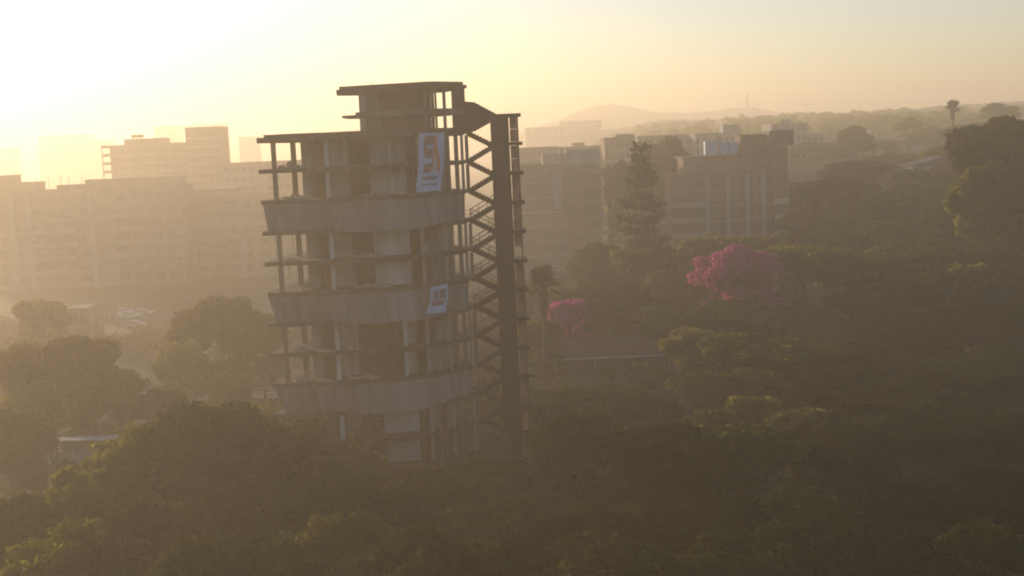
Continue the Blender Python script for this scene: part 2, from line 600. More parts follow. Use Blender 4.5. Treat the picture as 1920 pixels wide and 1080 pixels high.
# leaning bands (closed storeys), each of separate panels
for bi, k in enumerate(BANDS):
    zt = ZL[k] - TS
    zb = ZL[k + 1] + TS
    top = inset_poly(OUT, .18)
    lean = (.55, .75, 1.05)[bi]
    bj = random.Random(90 + bi)
    # the band twists: leaning in at the left corner, hanging over the lower slab edge further right
    wts = [1.0, .85, .6, .3, -.05, -.2, -.22, -.22, -.2, -.1, .1, .3, .4] + [.5] * 7
    lz = [lean * w if w > 0 else w * .9 for w in wts]
    dz = [0, 0, .0, .08, .26, .36, .30, .34, .28, .16, 0, 0, 0] + [0] * 7
    dz = [v + (bj.uniform(-.03, .04) if v else 0) for v in dz]

    def vinset(d_add):
        res = []
        for i_ in range(len(OUT)):
            res.append(inset_poly(OUT, lz[i_] + d_add)[i_])
        return res
    bot = vinset(0)
    top2 = inset_poly(OUT, .38)
    bot2 = vinset(.2)
    segs = [(0, 2), (2, 4), (4, 6), (6, 8), (8, 10), (10, 12), (12, 14), (14, 16), (16, 18), (18, 20)]
    n = len(OUT)
    for (a, b) in segs:
        mb = MB()
        idx = [i % n for i in range(a, b + 1)]
        sh = .004 * (a % 4)
        P = []
        for i in idx:
            P.append(((bot[i][0], bot[i][1] + sh, zb - dz[i] * 1.25), (top[i][0], top[i][1] + sh, zt), (top2[i][0], top2[i][1], zt), (bot2[i][0], bot2[i][1], zb + .01)))
        # butt joints: shrink ends a little
        for q in (0, -1):
            inner = P[1] if q == 0 else P[-2]
            P[q] = tuple(tuple(Vector(P[q][c]).lerp(Vector(inner[c]), .006)) for c in range(4))
        n0 = len(mb.v)
        for p4 in P:
            mb.v += list(p4)
        for i in range(len(P) - 1):
            for c in range(4):
                d = (c + 1) % 4
                mb.f.append((n0 + 4 * i + c, n0 + 4 * i + d, n0 + 4 * i + 4 + d, n0 + 4 * i + 4 + c)[::-1])
        mb.f.append((n0, n0 + 1, n0 + 2, n0 + 3))
        e = n0 + 4 * (len(P) - 1)
        mb.f.append((e + 3, e + 2, e + 1, e))
        mb.build('band_panel', M['band'], tower)
    # ledge pieces down across the band from the left corner, coloured as a sunlit streak
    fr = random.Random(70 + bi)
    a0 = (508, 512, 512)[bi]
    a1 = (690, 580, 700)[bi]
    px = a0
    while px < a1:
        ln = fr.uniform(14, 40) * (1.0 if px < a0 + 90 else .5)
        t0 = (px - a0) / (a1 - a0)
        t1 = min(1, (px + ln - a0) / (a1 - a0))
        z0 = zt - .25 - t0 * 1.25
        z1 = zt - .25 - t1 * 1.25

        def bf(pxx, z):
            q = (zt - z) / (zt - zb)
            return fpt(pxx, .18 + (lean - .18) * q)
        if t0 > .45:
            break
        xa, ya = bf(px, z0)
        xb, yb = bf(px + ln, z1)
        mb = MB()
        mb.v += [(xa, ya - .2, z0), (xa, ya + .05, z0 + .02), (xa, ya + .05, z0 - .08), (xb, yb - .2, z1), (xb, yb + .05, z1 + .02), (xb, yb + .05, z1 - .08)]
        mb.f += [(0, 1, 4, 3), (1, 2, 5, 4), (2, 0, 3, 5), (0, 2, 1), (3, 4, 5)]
        mb.build('sun_streak_ledge', M['sun_orange'], tower)
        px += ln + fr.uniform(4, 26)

# penthouse
PH = [(at(px, 168, Y).x, Y) for px, Y in ((630, 126.8), (720, 125.2), (800, 124.0), (822, 124.5), (875, 127.6))] + [(-4.6, 131.5), (-6.5, 135.5), (-13, 136.6), (-17.2, 132.5)]
ZP = 38.0
ZM = 35.5
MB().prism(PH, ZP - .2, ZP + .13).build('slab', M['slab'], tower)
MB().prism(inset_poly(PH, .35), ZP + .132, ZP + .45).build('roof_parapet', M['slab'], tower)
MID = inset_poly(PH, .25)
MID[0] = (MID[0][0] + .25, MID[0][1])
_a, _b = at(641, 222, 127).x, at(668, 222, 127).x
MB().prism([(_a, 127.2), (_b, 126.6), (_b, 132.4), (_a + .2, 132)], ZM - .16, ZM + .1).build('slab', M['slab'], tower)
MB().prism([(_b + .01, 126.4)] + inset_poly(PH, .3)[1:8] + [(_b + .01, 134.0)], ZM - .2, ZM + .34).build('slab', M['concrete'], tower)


def ph(px, inset):
    Y = 126.0
    pts = PH[:5]
    for _ in range(8):
        X = at(px, 200, Y).x
        for (a, ya), (b, yb) in zip(pts, pts[1:]):
            if a <= X <= b:
                Y = ya + (yb - ya) * (X - a) / (b - a) + inset
    return X, Y


zroof = ZL[0] + .26
for (z0, z1, lo) in ((zroof, ZM - .2, True), (ZM + .34, ZP - .2, False)):
    def seg(p0, p1, ins, m, name, depth=.2):
        a = ph(p0, ins)
        b = ph(p1, ins)
        MB().prism([a, b, (b[0], b[1] + depth), (a[0], a[1] + depth)], z0, z1).build(name, m, tower)
    seg(673, 686, .7, M['grey_plaster'], 'wall_panel', 6.0)
    seg(686.5, 714, 1.0, M['concrete'], 'wall_panel')
    seg(714.5, 792, 1.7, M['brick'], 'wall_panel')
    seg(793, 802, .7, M['concrete'], 'column', .45)
    seg(808, 814, 1.6, M['brick'], 'column', .35)
    seg(815, 819, .8, M['concrete'], 'column', .3)
    seg(830, 836, .8, M['concrete'], 'column', .3)
    seg(847, 872, .8, M['core'], 'wall_panel', .5)
    a = ph(686, 2)
    b = ph(800, 2)
    MB().box(a[0], b[0], 133.0, 133.2, z0, z1).build('rear_wall', M['brick'], tower)
for px, py in ((699, 157), (733, 160)):
    p = at(px, py, 127.0)
    MB().tube([(p.x, 127, ZP + .44), (p.x - .05, 127, p.z + .1)], .03, 5).build('rebar', M['rust'], tower)
for px in (492, 497, 503):
    p = at(px, 257, 123)
    MB().tube([(p.x, 123.0, ZL[0] + .25), (p.x + .04, 123.0, ZL[0] + .25 + random.Random(px).uniform(.15, .35))], .025, 5).build('rebar', M['rust'], tower)

# stair between tower and core


def CX(px):
    return at(px, 520, 129).x


XL, XR = at(886, 520, 129).x, at(933, 520, 129).x + .2


def flight(x0, z0, x1, z1, y0, y1, rail):
    n = 9
    pts = []
    for i in range(n):
        xa = x0 + (x1 - x0) * i / n
        xb = x0 + (x1 - x0) * (i + 1) / n
        za = z0 + (z1 - z0) * (i + (1 if z1 > z0 else 0)) / n
        pts += [(xa, za), (xb, za)]
    pts += [(x1, z1 - .5), (x0, z0 - .5)]
    f = MB().extrude_y(pts, y0, y1).build('stair_flight', M['core'], tower)
    if rail:
        mb = MB()
        for yy in (y0 + .05, y1 - .05):
            for hh in (.5, .95):
                mb.tube([(x0, yy, z0 + hh), (x1, yy, z1 + hh)], .028, 5)
            for t in (0.02, .33, .66, .98):
                xx = x0 + (x1 - x0) * t
                zz = z0 + (z1 - z0) * t
                mb.tube([(xx, yy, zz - .05), (xx, yy, zz + .97)], .022, 5)
        mb.build('railing', M['rust'], f)


for k, z in enumerate(ZL):
    zz = z + .203
    if k > 0:
        flight(XL, zz, XR, zz + ST / 2, 128.9, 130.1, k >= 3)
    flight(XL, zz, XR, zz - ST / 2, 131.0, 132.3, k >= 3)
    MB().box(XL - .9, XL, 128.9, 132.5, z - .12, z + .206).build('landing', M['concrete'], tower)
    if k >= 3:
        mb = MB()
        for hh in (.5, .95):
            mb.tube([(XL - .9, 128.95, zz + hh), (XL, 128.95, zz + hh)], .025, 5)
        mb.tube([(XL - .85, 128.95, zz), (XL - .85, 128.95, zz + .97)], .025, 5)
        mb.build('landing_rail', M['rust'], tower)
    if k < 11:
        hz = zz - ST / 2
        MB().box(XR, CX(990), 128.97, 132.5, hz - .2, hz + .15).build('core_ledge', M['slab'], tower)
# blade wall, frosted panels and mullion
ZC = at(945, 219, 129).z
MB().box(CX(932), CX(966), 128.6, 128.95, -.5, ZC).build('core_wall', M['core'], tower)
MB().box(CX(940), CX(989), 128.62, 132.6, ZC + .002, ZC + .3).build('core_roof', M['slab'], tower)
pr = random.Random(8)
for i in range(12):
    zt = ZC - .01 if i == 0 else ZL[i - 1] + .203 - ST / 2 - .21
    zb = (ZL[i] + .203 - ST / 2 + .16) if i < 11 else .2
    if zt - zb < .3:
        continue
    nrow = 2
    for q in range(nrow):
        za = zb + (zt - zb) * q / nrow + .015
        zc = zb + (zt - zb) * (q + 1) / nrow - .015
        if pr.random() < .06:
            continue
        MB().box(CX(967.5), CX(980), 129.30 + pr.uniform(0, .03), 129.36, za, zc).build('frosted_panel', M['amber'], tower)
MB().box(CX(980.5), CX(983.5), 129.25, 129.41, -.5, ZC).build('core_mullion', M['rust'], tower)
MB().box(CX(980.6), CX(983.4), 132.2, 132.34, -.5, ZC).build('core_mullion', M['rust'], tower)
# closed stair hood at the top
hp = [(870, 190), (890, 192), (931, 214), (924, 226), (888, 246), (862, 250), (862, 190)]
MB().extrude_y([(at(x, y, 129).x, at(x, y, 129).z) for x, y in hp], 128.7, 132.4).build('stair_hood', M['core'], tower)


# banners on the tower
def banner(name, corners, label, emblem):
    (tl, tr, br, bl) = corners

    def P(u, v, out=0.0):
        px = (tl[0] * (1 - u) + tr[0] * u) * (1 - v) + (bl[0] * (1 - u) + br[0] * u) * v
        py = (tl[1] * (1 - u) + tr[1] * u) * (1 - v) + (bl[1] * (1 - u) + br[1] * u) * v
        px += 1.4 * math.sin(v * 5.0) * (0.3 + v) - 0.8 * math.sin(v * 9)
        X, Y = fpt(px, 0.0, py)
        Y = Y - .36 - out + .05 * math.sin(v * 9 + u * 2)
        return at(px, py, Y)
    base = P(.5, 1)
    root = thing(name, base, label, 'banner', 'banners hung on the tower')
    mb = MB()
    nu, nv = 8, 18
    for s_, o_ in ((0, 0.0), (1, -.02)):
        for j in range(nv + 1):
            for i in range(nu + 1):
                mb.v.append(tuple(P(i / nu, j / nv, o_)))
    W = nu + 1
    K = W * (nv + 1)
    for j in range(nv):
        for i in range(nu):
            a = j * W + i
            mb.f.append((a, a + W, a + W + 1, a + 1))
            mb.f.append((K + a, K + a + 1, K + a + W + 1, K + a + W))
    for j in range(nv):
        a = j * W
        mb.f.append((a, K + a, K + a + W, a + W))
        a += nu
        mb.f.append((a, a + W, K + a + W, K + a))
    for i in range(nu):
        mb.f.append((i, i + 1, K + i + 1, K + i))
        a = nv * W + i
        mb.f.append((a, K + a, K + a + 1, a + 1))
    mb.build('cloth', M['cloth'], root)
    for nm, mt, pts, layer in emblem:
        # subdivide the outline so that it follows the cloth, then fan over a strip grid
        mb = MB()
        mb.poly([P(u, v, .05 + .012 * layer) for u, v in pts][::-1])
        mb.build(nm, M[mt], root)
    mb = MB()
    for u in (.03, .97):
        q = P(u, 0)
        mb.tube([tuple(q), (q.x, q.y + .45, q.z + .35)], .015, 4)
    mb.build('tie_rope', M['rust'], root)
    return root


def letters(v0, v1, u0, u1, n, seed):
    r = random.Random(seed)
    out = []
    for i in range(n):
        a = u0 + (u1 - u0) * i / n
        b = a + (u1 - u0) / n * .78
        out.append(('lettering', 'logo_grey', [(a, v0 + r.uniform(0, .006)), (b, v0), (b, v1), (a, v1 - r.uniform(0, .006))], 0))
    return out


emb1 = [
    ('emblem', 'logo_maroon', [(.25, .07), (.33, .05), (.60, .05), (.58, .20), (.32, .20), (.32, .265), (.56, .265), (.53, .43), (.30, .43), (.23, .40), (.20, .32), (.20, .16)], 0),
    ('emblem', 'logo_maroon', [(.24, .52), (.52, .52), (.47, .675), (.20, .675)], 0),
    ('emblem', 'logo_orange', [(.60, .04), (.70, .04), (.72, .16), (.66, .33), (.60, .58), (.57, .67), (.48, .67), (.55, .47), (.58, .30)], 1),
    ('emblem', 'logo_orange', [(.70, .17), (.745, .25), (.80, .40), (.86, .56), (.88, .64), (.84, .67), (.76, .66), (.72, .52), (.66, .36), (.675, .31)], 2),
] + letters(.735, .80, .20, .84, 7, 1) + letters(.865, .90, .22, .86, 11, 2)
banner('tall_banner', ((786, 250), (834, 249), (829, 357), (782, 361)), 'tall pale banner with maroon and orange emblem below the roof', emb1)
emb2 = [('emblem', 'logo_grey', [(.16, .16), (.44, .16), (.44, .50), (.16, .50)], 0),
        ('emblem', 'logo_grey', [(.50, .16), (.88, .13), (.88, .48), (.50, .50)], 0),
        ('lettering', 'logo_maroon', [(.14, .56), (.86, .55), (.84, .72), (.14, .73)], 0)]
banner('small_banner', ((809, 538), (840, 532), (837, 586), (802, 588)), 'small pale blue banner with dark print on the middle band', emb2)


# cables and reinforcing bars dangling from slab edges
cr_ = random.Random(21)
for i in range(16):
    k = cr_.choice((0, 1, 3, 4, 6, 7, 9))
    x, y = fpt(cr_.uniform(530, 860), cr_.uniform(-.06, .1))
    z = ZL[k] - TS
    L_ = cr_.uniform(.5, 1.9)
    sx = cr_.uniform(-.3, .3)
    MB().tube([(x, y + .25, z + .05), (x, y, z - .02), (x + sx * .4, y, z - L_ * .6), (x + sx, y + .05, z - L_)], .022, 4).build('dangling_cable', M['rust'], tower)


# rubble and leftovers on the floors
def rubble(px, k, inset, w, h, n, label, seed, m='rubble', name='rubble_heap'):
    r = random.Random(seed)
    X, Y = fpt(px, inset)
    z = ZL[k] + TS
    root_l = Vector((X, Y, z))
    mb = MB()
    mb.prism([(X + math.cos(q * .785) * w * .62, Y + .1 + math.sin(q * .785) * .75) for q in range(8)], z + .004, z + .06, [(X + math.cos(q * .785) * w * .5, Y + .1 + math.sin(q * .785) * .6) for q in range(8)])
    for i in range(n):
        t = max(-.55, min(.55, r.gauss(0, .3)))
        s_ = r.uniform(.10, .32)
        bx = X + t * w
        by = Y + r.uniform(-.4, .6)
        hh = max(.05, h * (1 - min(1, abs(t))) * r.uniform(.4, 1))
        a = r.uniform(0, 3)
        c = [(bx + s_ * math.cos(a + q * 1.57) * r.uniform(.7, 1.2), by + s_ * math.sin(a + q * 1.57) * r.uniform(.7, 1.2)) for q in range(4)]
        ct = [(p[0] * .6 + bx * .4, p[1] * .6 + by * .4) for p in c]
        mb.prism(c, z + .008, z + hh + .02, ct)
    o = bpy.data.objects.new(name, mb.mesh(name, M[m], root_l))
    COL.objects.link(o)
    o.location = root_l
    tag(o, label, 'rubble', 'rubble left on the tower floors')


rubble(548, 2, 1.8, 1.6, .55, 26, 'long brown rubble heap on the slab above the top band', 1)
rubble(545, 1, 3.4, 1.8, .7, 22, 'rubble heap beside the rear column on the floor below the roof', 2)
rubble(535, 4, 1.2, 1.2, .3, 16, 'low sunlit rubble near the left column, fourth open floor', 3)
rubble(680, 4, 1.3, 2.6, .5, 26, 'wide scatter of rubble in the middle of the fourth floor', 4)
rubble(560, 5, 2.0, .8, .9, 18, 'upright brown rubble pile on the slab above the middle band', 5)
rubble(690, 5, 1.2, 3.0, .5, 30, 'long scatter of rubble along the slab above the middle band', 6)
rubble(545, 7, 1.3, 1.6, .5, 22, 'rubble near the left corner two floors above the lowest band', 7)
rubble(640, 7, 1.0, 1.8, .35, 20, 'flat rubble beside the pale column two floors above the lowest band', 8)
rubble(545, 8, 1.2, 1.6, .7, 26, 'reddish rubble on the left corner of the lowest band', 9)
rubble(660, 8, 1.0, 2.6, .4, 28, 'rubble spread along the middle of the lowest band top', 10)
rubble(700, 2, 1.0, 2.0, .35, 22, 'thin rubble below the pale wall above the top band', 11)

# ------------------------------------------------------------------ buildings
def pane_meshes(w, h, fr=.09):
    f = MB()
    f.box(-w / 2, w / 2, -.05, .05, 0, fr)
    f.box(-w / 2, w / 2, -.05, .05, h - fr, h)
    f.box(-w / 2, -w / 2 + fr, -.048, .048, fr, h - fr)
    f.box(w / 2 - fr, w / 2, -.048, .048, fr, h - fr)
    f.box(-fr / 2, fr / 2, -.046, .046, fr, h - fr)
    p = MB().box(-w / 2 + fr * .9, w / 2 - fr * .9, -.02, .02, fr * .9, h - fr * .9)
    return f, p


def block(name, label, x0, x1, ytop, d, depth, bays, wall, trim='trim', storey=3.0, rows=8, win=(.62, .50), bands=True,
          parapet=.9, balcony=(), open_left=0, skip=(), cat='building', frame='dark_trim', piers=True):
    """flat-roofed block whose front stands at depth d between photo columns x0 and x1"""
    a, b = at(x0, ytop, d), at(x1, ytop, d)
    X0, X1 = a.x, b.x
    zt = (a.z + b.z) / 2
    gz = min(H(X0, d), H(X1, d), H((X0 + X1) / 2, d + depth))
    root = thing(name, ((X0 + X1) / 2, d + depth / 2, gz), label, cat)
    W = X1 - X0
    bw = W / bays
    rec = .32
    zr = zt - parapet
    rows = min(rows, int((zr - gz) / storey))
    mb = MB()
    xo = X0 + bw * open_left
    mb.box(xo + .01, X1 - .01, d + rec, d + depth, gz - 1, zr)
    ww, wh = bw * win[0], storey * win[1]
    # spandrels
    zlow = zr - rows * storey
    for r in range(rows):
        zf = zr - (r + 1) * storey
        sill = zf + .95
        mb.box(xo + .02, X1 - .02, d + .004, d + rec + .01, zf - .0 if r < rows - 1 else gz - 1, sill)
        mb.box(xo + .02, X1 - .02, d + .006, d + rec + .01, sill + wh, zf + storey)
    # piers between windows
    for i in range(open_left, bays + 1):
        xc = X0 + bw * i
        hw = (bw - ww) / 2
        xa, xb = max(xo, xc - hw), min(X1, xc + hw)
        mb.box(xa, xb, d, d + rec + .012, gz - 1, zr)
    wl = mb.build('wall', M[wall], root)
    # roof slab with parapet
    mb = MB()
    mb.box(X0 - .15, X1 + .15, d - .15, d + depth + .15, zr, zr + .22)
    mb.box(X0 - .1, X1 + .1, d - .1, d + .12, zr + .22, zt)
    mb.box(X0 - .1, X1 + .1, d + depth - .12, d + depth + .1, zr + .22, zt)
    mb.box(X0 - .1, X0 + .12, d + .12, d + depth - .12, zr + .22, zt)
    mb.box(X1 - .12, X1 + .1, d + .12, d + depth - .12, zr + .22, zt)
    mb.build('roof', M[wall], root)
    if bands:
        for r in range(1, rows + 1):
            z = zr - r * storey
            MB().box(X0 - .05, X1 + .05, d - .1, d + (depth if open_left else .06), z - .12, z + .12).build('floor_band', M[trim], root)
    if open_left:
        for r in range(rows):
            zf = zr - (r + 1) * storey
            MB().box(X0 + .05, X0 + .35, d + .05, d + .35, zf + .12, zf + storey - .12).build('column', M[trim], root)
            MB().box(X0 + .06, X0 + .34, d + depth - .4, d + depth - .1, zf + .12, zf + storey - .12).build('column', M[trim], root)
            MB().box(X0 + .36, xo, d + .1, d + .16, zf + .12, zf + .95).build('balcony_rail', M[trim], root)
    fm, pm_ = pane_meshes(ww, wh)
    fme, pme = fm.mesh('window', M[frame]), pm_.mesh('pane', M['glass'])
    base = root.location
    for r in range(rows):
        for i in range(open_left, bays):
            if (r, i) in skip:
                continue
            loc = Vector((X0 + bw * (i + .5), d + .2, zr - (r + 1) * storey + .95)) - base
            w_ = link_mesh('window', fme, root, loc)
            link_mesh('pane', pme, w_)
    for (r, i0, i1) in balcony:
        zf = zr - (r + 1) * storey
        if zf < gz + 1:
            continue
        xa, xb = X0 + bw * i0 + .1, X0 + bw * i1 - .1
        mb = MB()
        mb.box(xa, xb, d - 1.3, d - .11, zf - .1, zf + .08)
        mb.box(xa, xb, d - 1.3, d - 1.2, zf + .08, zf + 1.0)
        mb.box(xa, xa + .1, d - 1.2, d - .11, zf + .08, zf + 1.0)
        mb.box(xb - .1, xb, d - 1.2, d - .11, zf + .08, zf + 1.0)
        mb.build('balcony', M[trim], root)
    return root, X0, X1, zr, zt, gz


def roof_box(root, x0, x1, y0, y1, d, depth, wall, name='rooftop_room', eave=0.0):
    """box on a roof between photo columns and rows at depth d"""
    a = at(x0, y0, d)
    b = at(x1, y1, d)
    mb = MB().box(a.x, b.x, d, d + depth, min(a.z, b.z), max(a.z, b.z) - .2)
    mb.box(a.x - eave, b.x + eave, d - eave, d + depth + eave, max(a.z, b.z) - .2, max(a.z, b.z))
    return mb.build(name, M[wall], root)


# ---- left: the long flats, the loggia block and what stands behind them
LB = [(r, 0, 3) for r in range(1, 8)]
rt, X0, X1, zr, zt, gz = block('long_flats', 'long hazy block of flats at the left edge with pale balconies', -60, 338, 355, 326, 14, 12, 'wall_tan', rows=9, storey=3.4,
                           balcony=[(r, 3, 6) for r in range(2, 8)] + [(r, 8, 10) for r in range(1, 8)])
for px in (20, 52, 168):
    a = at(px, 365, 326)
    MB().box(a.x - .7, a.x + .7, 325.55, 325.88, gz - .5, zr - .3).build('pier', M['trim'], rt)
roof_box(rt, 107, 165, 358, 345, 331, 8, 'wall_tan', eave=.25)
roof_box(rt, 160, 345, 352, 329, 337, 2.8, 'wall_tan')
for px, top in ((67, 331), (90, 331), (113, 327), (128, 332), (153, 329)):
    a = at(px, top, 330)
    MB().tube([(a.x + .12, 330, zr + .2), (a.x + .05, 330, (zr + a.z) / 2), (a.x, 330, a.z)], .055, 5).build('steel_rod', M['rust'], rt)

rt, X0, X1, zr, zt, gz = block('loggia_flats', 'hazy flats left of the tower with bright open corner loggias', 332, 530, 366, 336, 14, 7, 'wall_tan', rows=9, storey=3.35, open_left=1)
roof_box(rt, 345, 440, 364, 352, 340, 8, 'wall_brown', eave=.3)
a = at(452, 400, 336)
MB().box(a.x - .8, a.x + .8, 335.55, 335.88, gz - .5, zr - .3).build('pier', M['trim'], rt)

block('flat_roofed_flats', 'hazy tan flats behind the loggia block, touching the tower left side', 415, 560, 303, 390, 14, 9, 'wall_tan', rows=9)
rt, X0, X1, zr, zt, gz = block('stepped_flats', 'pinkish stepped block with a tall right-hand part, far left', 189, 347, 270, 460, 16, 10, 'wall_brown', rows=10, storey=3.0, open_left=1)
roof_box(rt, 233, 306, 273, 258, 463, 9, 'wall_brown')
roof_box(rt, 246, 262, 259, 252, 465, 5, 'wall_brown')
block('tower_flats', 'tall hazy slab beside the stepped block, far left', 346, 409, 238, 455, 16, 5, 'wall_brown', rows=11)
rt, *_ = block('low_flats', 'faint low flat-roofed block at the far left edge', -50, 56, 344, 365, 12, 6, 'wall_brown', rows=6)
roof_box(rt, -40, 24, 345, 328, 368, 6, 'wall_brown', eave=.4)
block('annex_building', 'small tan-walled building in front of the long flats', 100, 162, 578, 226, 9, 4, 'wall_tan', rows=2, parapet=.5)
FARL = 'faint high-rises on the left horizon'
for i, (xa, xb, yt, dd, lab) in enumerate(((-30, 22, 278, 1450, 'faintest low tower block at the left edge of the horizon'),
                                        (70, 124, 254, 1500, 'faint squat high-rise, first from the left in the bright sky glow'),
                                        (126, 164, 252, 1470, 'faint high-rise in the glow, second from the left'),
                                        (170, 200, 262, 1400, 'faint lower high-rise just left of the stepped block'),
                                        (288, 331, 236, 1300, 'faint high-rise behind the gap of the stepped block'),
                                        (346, 418, 233, 1250, 'faint wide high-rise behind the tall slab'),
                                        (447, 478, 256, 1200, 'faint narrow high-rise left of the tower roof'),
                                        (985, 1060, 238, 1150, 'pale pink wide block right of the stair core on the horizon'),
                                        (1050, 1128, 226, 1200, 'pale pink taller block below the rounded hill'))):
    rt, *_ = block('far_high_rise', lab, xa, xb, yt, dd, 25, 6, 'wall_far', storey=3.4, rows=10, bands=False)
    rt['group'] = 'faint high-rises on the horizon'

# ---- centre right blocks
rt, X0, X1, zr, zt, gz = block('low_wing_flats', 'hazy brown flats with pale stair strip just right of the core', 960, 1062, 308, 290, 13, 6, 'wall_brown', rows=8, storey=3.35,
                           skip=[(r, 4) for r in range(9)])
a = at(1044, 330, 290)
MB().box(a.x - 1.0, a.x + 1.0, 289.5, 289.88, at(1044, 392, 290).z, at(1044, 322, 290).z).build('stair_strip', M['wall_grey'], rt)
rt, X0, X1, zr, zt, gz = block('stepped_top_flats', 'hazy block with a plain stepped parapet left of the conifer', 1017, 1123, 290, 294, 13, 5, 'wall_brown', rows=9, storey=3.35, piers=True)
roof_box(rt, 1018, 1062, 310, 287, 293.2, 8, 'wall_grey')
roof_box(rt, 1062.2, 1123, 310, 278, 293, 8, 'wall_grey')
rt, X0, X1, zr, zt, gz = block('balcony_flats', 'hazy flats with pale balcony edges directly behind the conifer', 1124, 1182, 322, 291, 12, 3, 'wall_brown', rows=8, storey=3.35, open_left=1,
                           balcony=[(r, 1, 3) for r in range(0, 8)])
roof_box(rt, 1126, 1154, 323, 315, 294, 5, 'wall_brown', eave=.4)
block('roofline_flats', 'hazy low flats left behind the stepped parapet block', 965, 1046, 276, 400, 14, 8, 'wall_tan', rows=5)
rt, *_ = block('far_flats', 'hazy flats with a roof box behind the stepped parapet block', 1048, 1135, 274, 410, 14, 8, 'wall_tan', rows=5)
roof_box(rt, 1074, 1096, 274, 267, 412, 6, 'wall_tan')
rt, *_ = block('gabled_house', 'hazy house with a raised roof above the conifer left side', 1133, 1190, 257, 370, 14, 6, 'wall_tan', rows=6)
roof_box(rt, 1156, 1188, 258, 251, 372, 8, 'wall_tan', eave=.2)
rt, *_ = block('long_low_flats', 'long hazy flat roof behind the dome-shaped tree', 1195, 1304, 253, 420, 16, 10, 'wall_tan', rows=6)
rt, *_ = block('boxed_roof_flats', 'hazy flats with one tall roof box, behind the water tanks', 1303, 1390, 249, 405, 16, 8, 'wall_grey', rows=7)
roof_box(rt, 1356, 1387, 251, 233, 407, 8, 'wall_grey')
rt, *_ = block('twin_tank_flats', 'hazy block with two round tanks on its roof', 1446, 1513, 231, 430, 16, 6, 'wall_grey', rows=8, storey=3.0, bands=True)
for px in (1468, 1479):
    a = at(px, 224, 436)
    b = at(px, 233, 436)
    MB().tube([(a.x, 436, b.z - 1.2), (a.x, 436, a.z)], .85, 12).build('roof_tank', M['wall_grey'], rt)
block('side_flats', 'hazy lower block right of the one with two roof tanks', 1500, 1546, 250, 445, 14, 4, 'wall_grey', rows=6)

# ---- the brown block with blue tanks
rt, X0, X1, zr, zt, gz = block('brown_flats', 'brown block of flats with water tanks, right of the conifer', 1259, 1478, 322, 274, 13, 7, 'wall_brown', rows=8, storey=3.3,
                           balcony=[(r, 6, 7) for r in range(1, 8)] + [(r, 0, 2) for r in range(1, 8)], parapet=.6, win=(.68, .52))
for px in (1326, 1364, 1401, 1431):
    a = at(px, 360, 274)
    MB().box(a.x - .42, a.x + .42, 273.5, 273.88, gz - .5, zr - .05).build('pier', M['wall_grey'], rt)
# recessed top storey with its own windows and roof slab
a, b = at(1283, 294, 275.4), at(1474, 322, 275.4)
mb = MB()
mb.box(a.x, b.x, 275.4, 286.5, zr + .23, a.z - .4)
mb.build('top_storey', M['wall_brown'], rt)
MB().box(a.x - .5, b.x + .3, 274.9, 286.8, a.z - .398, a.z - .05).build('top_roof', M['dark_trim'], rt)
fm, pm_ = pane_meshes(1.9, 1.7)
fme, pme = fm.mesh('window', M['trim']), pm_.mesh('pane', M['glass'])
for px in (1293, 1311, 1334, 1358, 1394, 1415, 1434, 1456):
    c = at(px, 310, 275.34)
    w_ = link_mesh('window', fme, rt, Vector((c.x, 275.34, c.z - .95)) - rt.location)
    link_mesh('pane', pme, w_)
ztop = a.z - .05
roof_box(rt, 1389, 1452, 292, 250, 277.5, 7, 'wall_brown', 'penthouse', .35)
c = at(1424, 278, 277.42)
w_ = link_mesh('window', pane_meshes(1.5, 2.2)[0].mesh('window', M['trim']), rt, Vector((c.x, 277.42, c.z - 1.2)) - rt.location)
link_mesh('pane', pane_meshes(1.5, 2.2)[1].mesh('pane', M['glass']), w_)
roof_box(rt, 1451, 1476, 440, 274, 273.2, 6.5, 'wall_brown', 'stair_tower')
roof_box(rt, 1443, 1488, 274, 243, 272.8, 7.5, 'dark_trim', 'lift_room')
for i, (xa, xb, lab) in enumerate(((1322, 1347, 'pale blue square water tank on the brown flats, left one'), (1351, 1366, 'pale blue water tank on the brown flats, middle of three'), (1368, 1384, 'pale blue water tank on the brown flats, next to the penthouse'))):
    p, q = at(xa, 265 + i, 278), at(xb, 292, 278)
    tk = thing('water_tank', ((p.x + q.x) / 2, 279.2, ztop), lab, 'tank', 'water tanks on the brown flats')
    hgt = p.z - ztop
    w = (q.x - p.x) / 2
    o = tk.location
    mb = MB().box(o.x - w, o.x + w, o.y - 1.1, o.y + 1.1, ztop + .25, ztop + hgt - .12)
    mb.build('tank_body', M['tank'], tk)
    MB().box(o.x - w - .04, o.x + w + .04, o.y - 1.14, o.y + 1.14, ztop + hgt - .12, ztop + hgt).build('lid', M['tank'], tk)
    for sx in (-1, 1):
        MB().box(o.x + sx * w * .8 - .1, o.x + sx * w * .8 + .1, o.y - 1.05, o.y + 1.05, ztop + .002, ztop + .25).build('bearer', M['dark_trim'], tk)
for px, top in ((1295, 262), (1308, 266), (1348, 256)):
    a = at(px, top, 276)
    MB().tube([(a.x, 276, ztop), (a.x, 276, a.z)], .08, 6).build('roof_pole', M['rust'], rt)
    MB().box(a.x - .35, a.x + .35, 275.94, 276.06, a.z - .25, a.z).build('pole_head', M['rust'], rt)

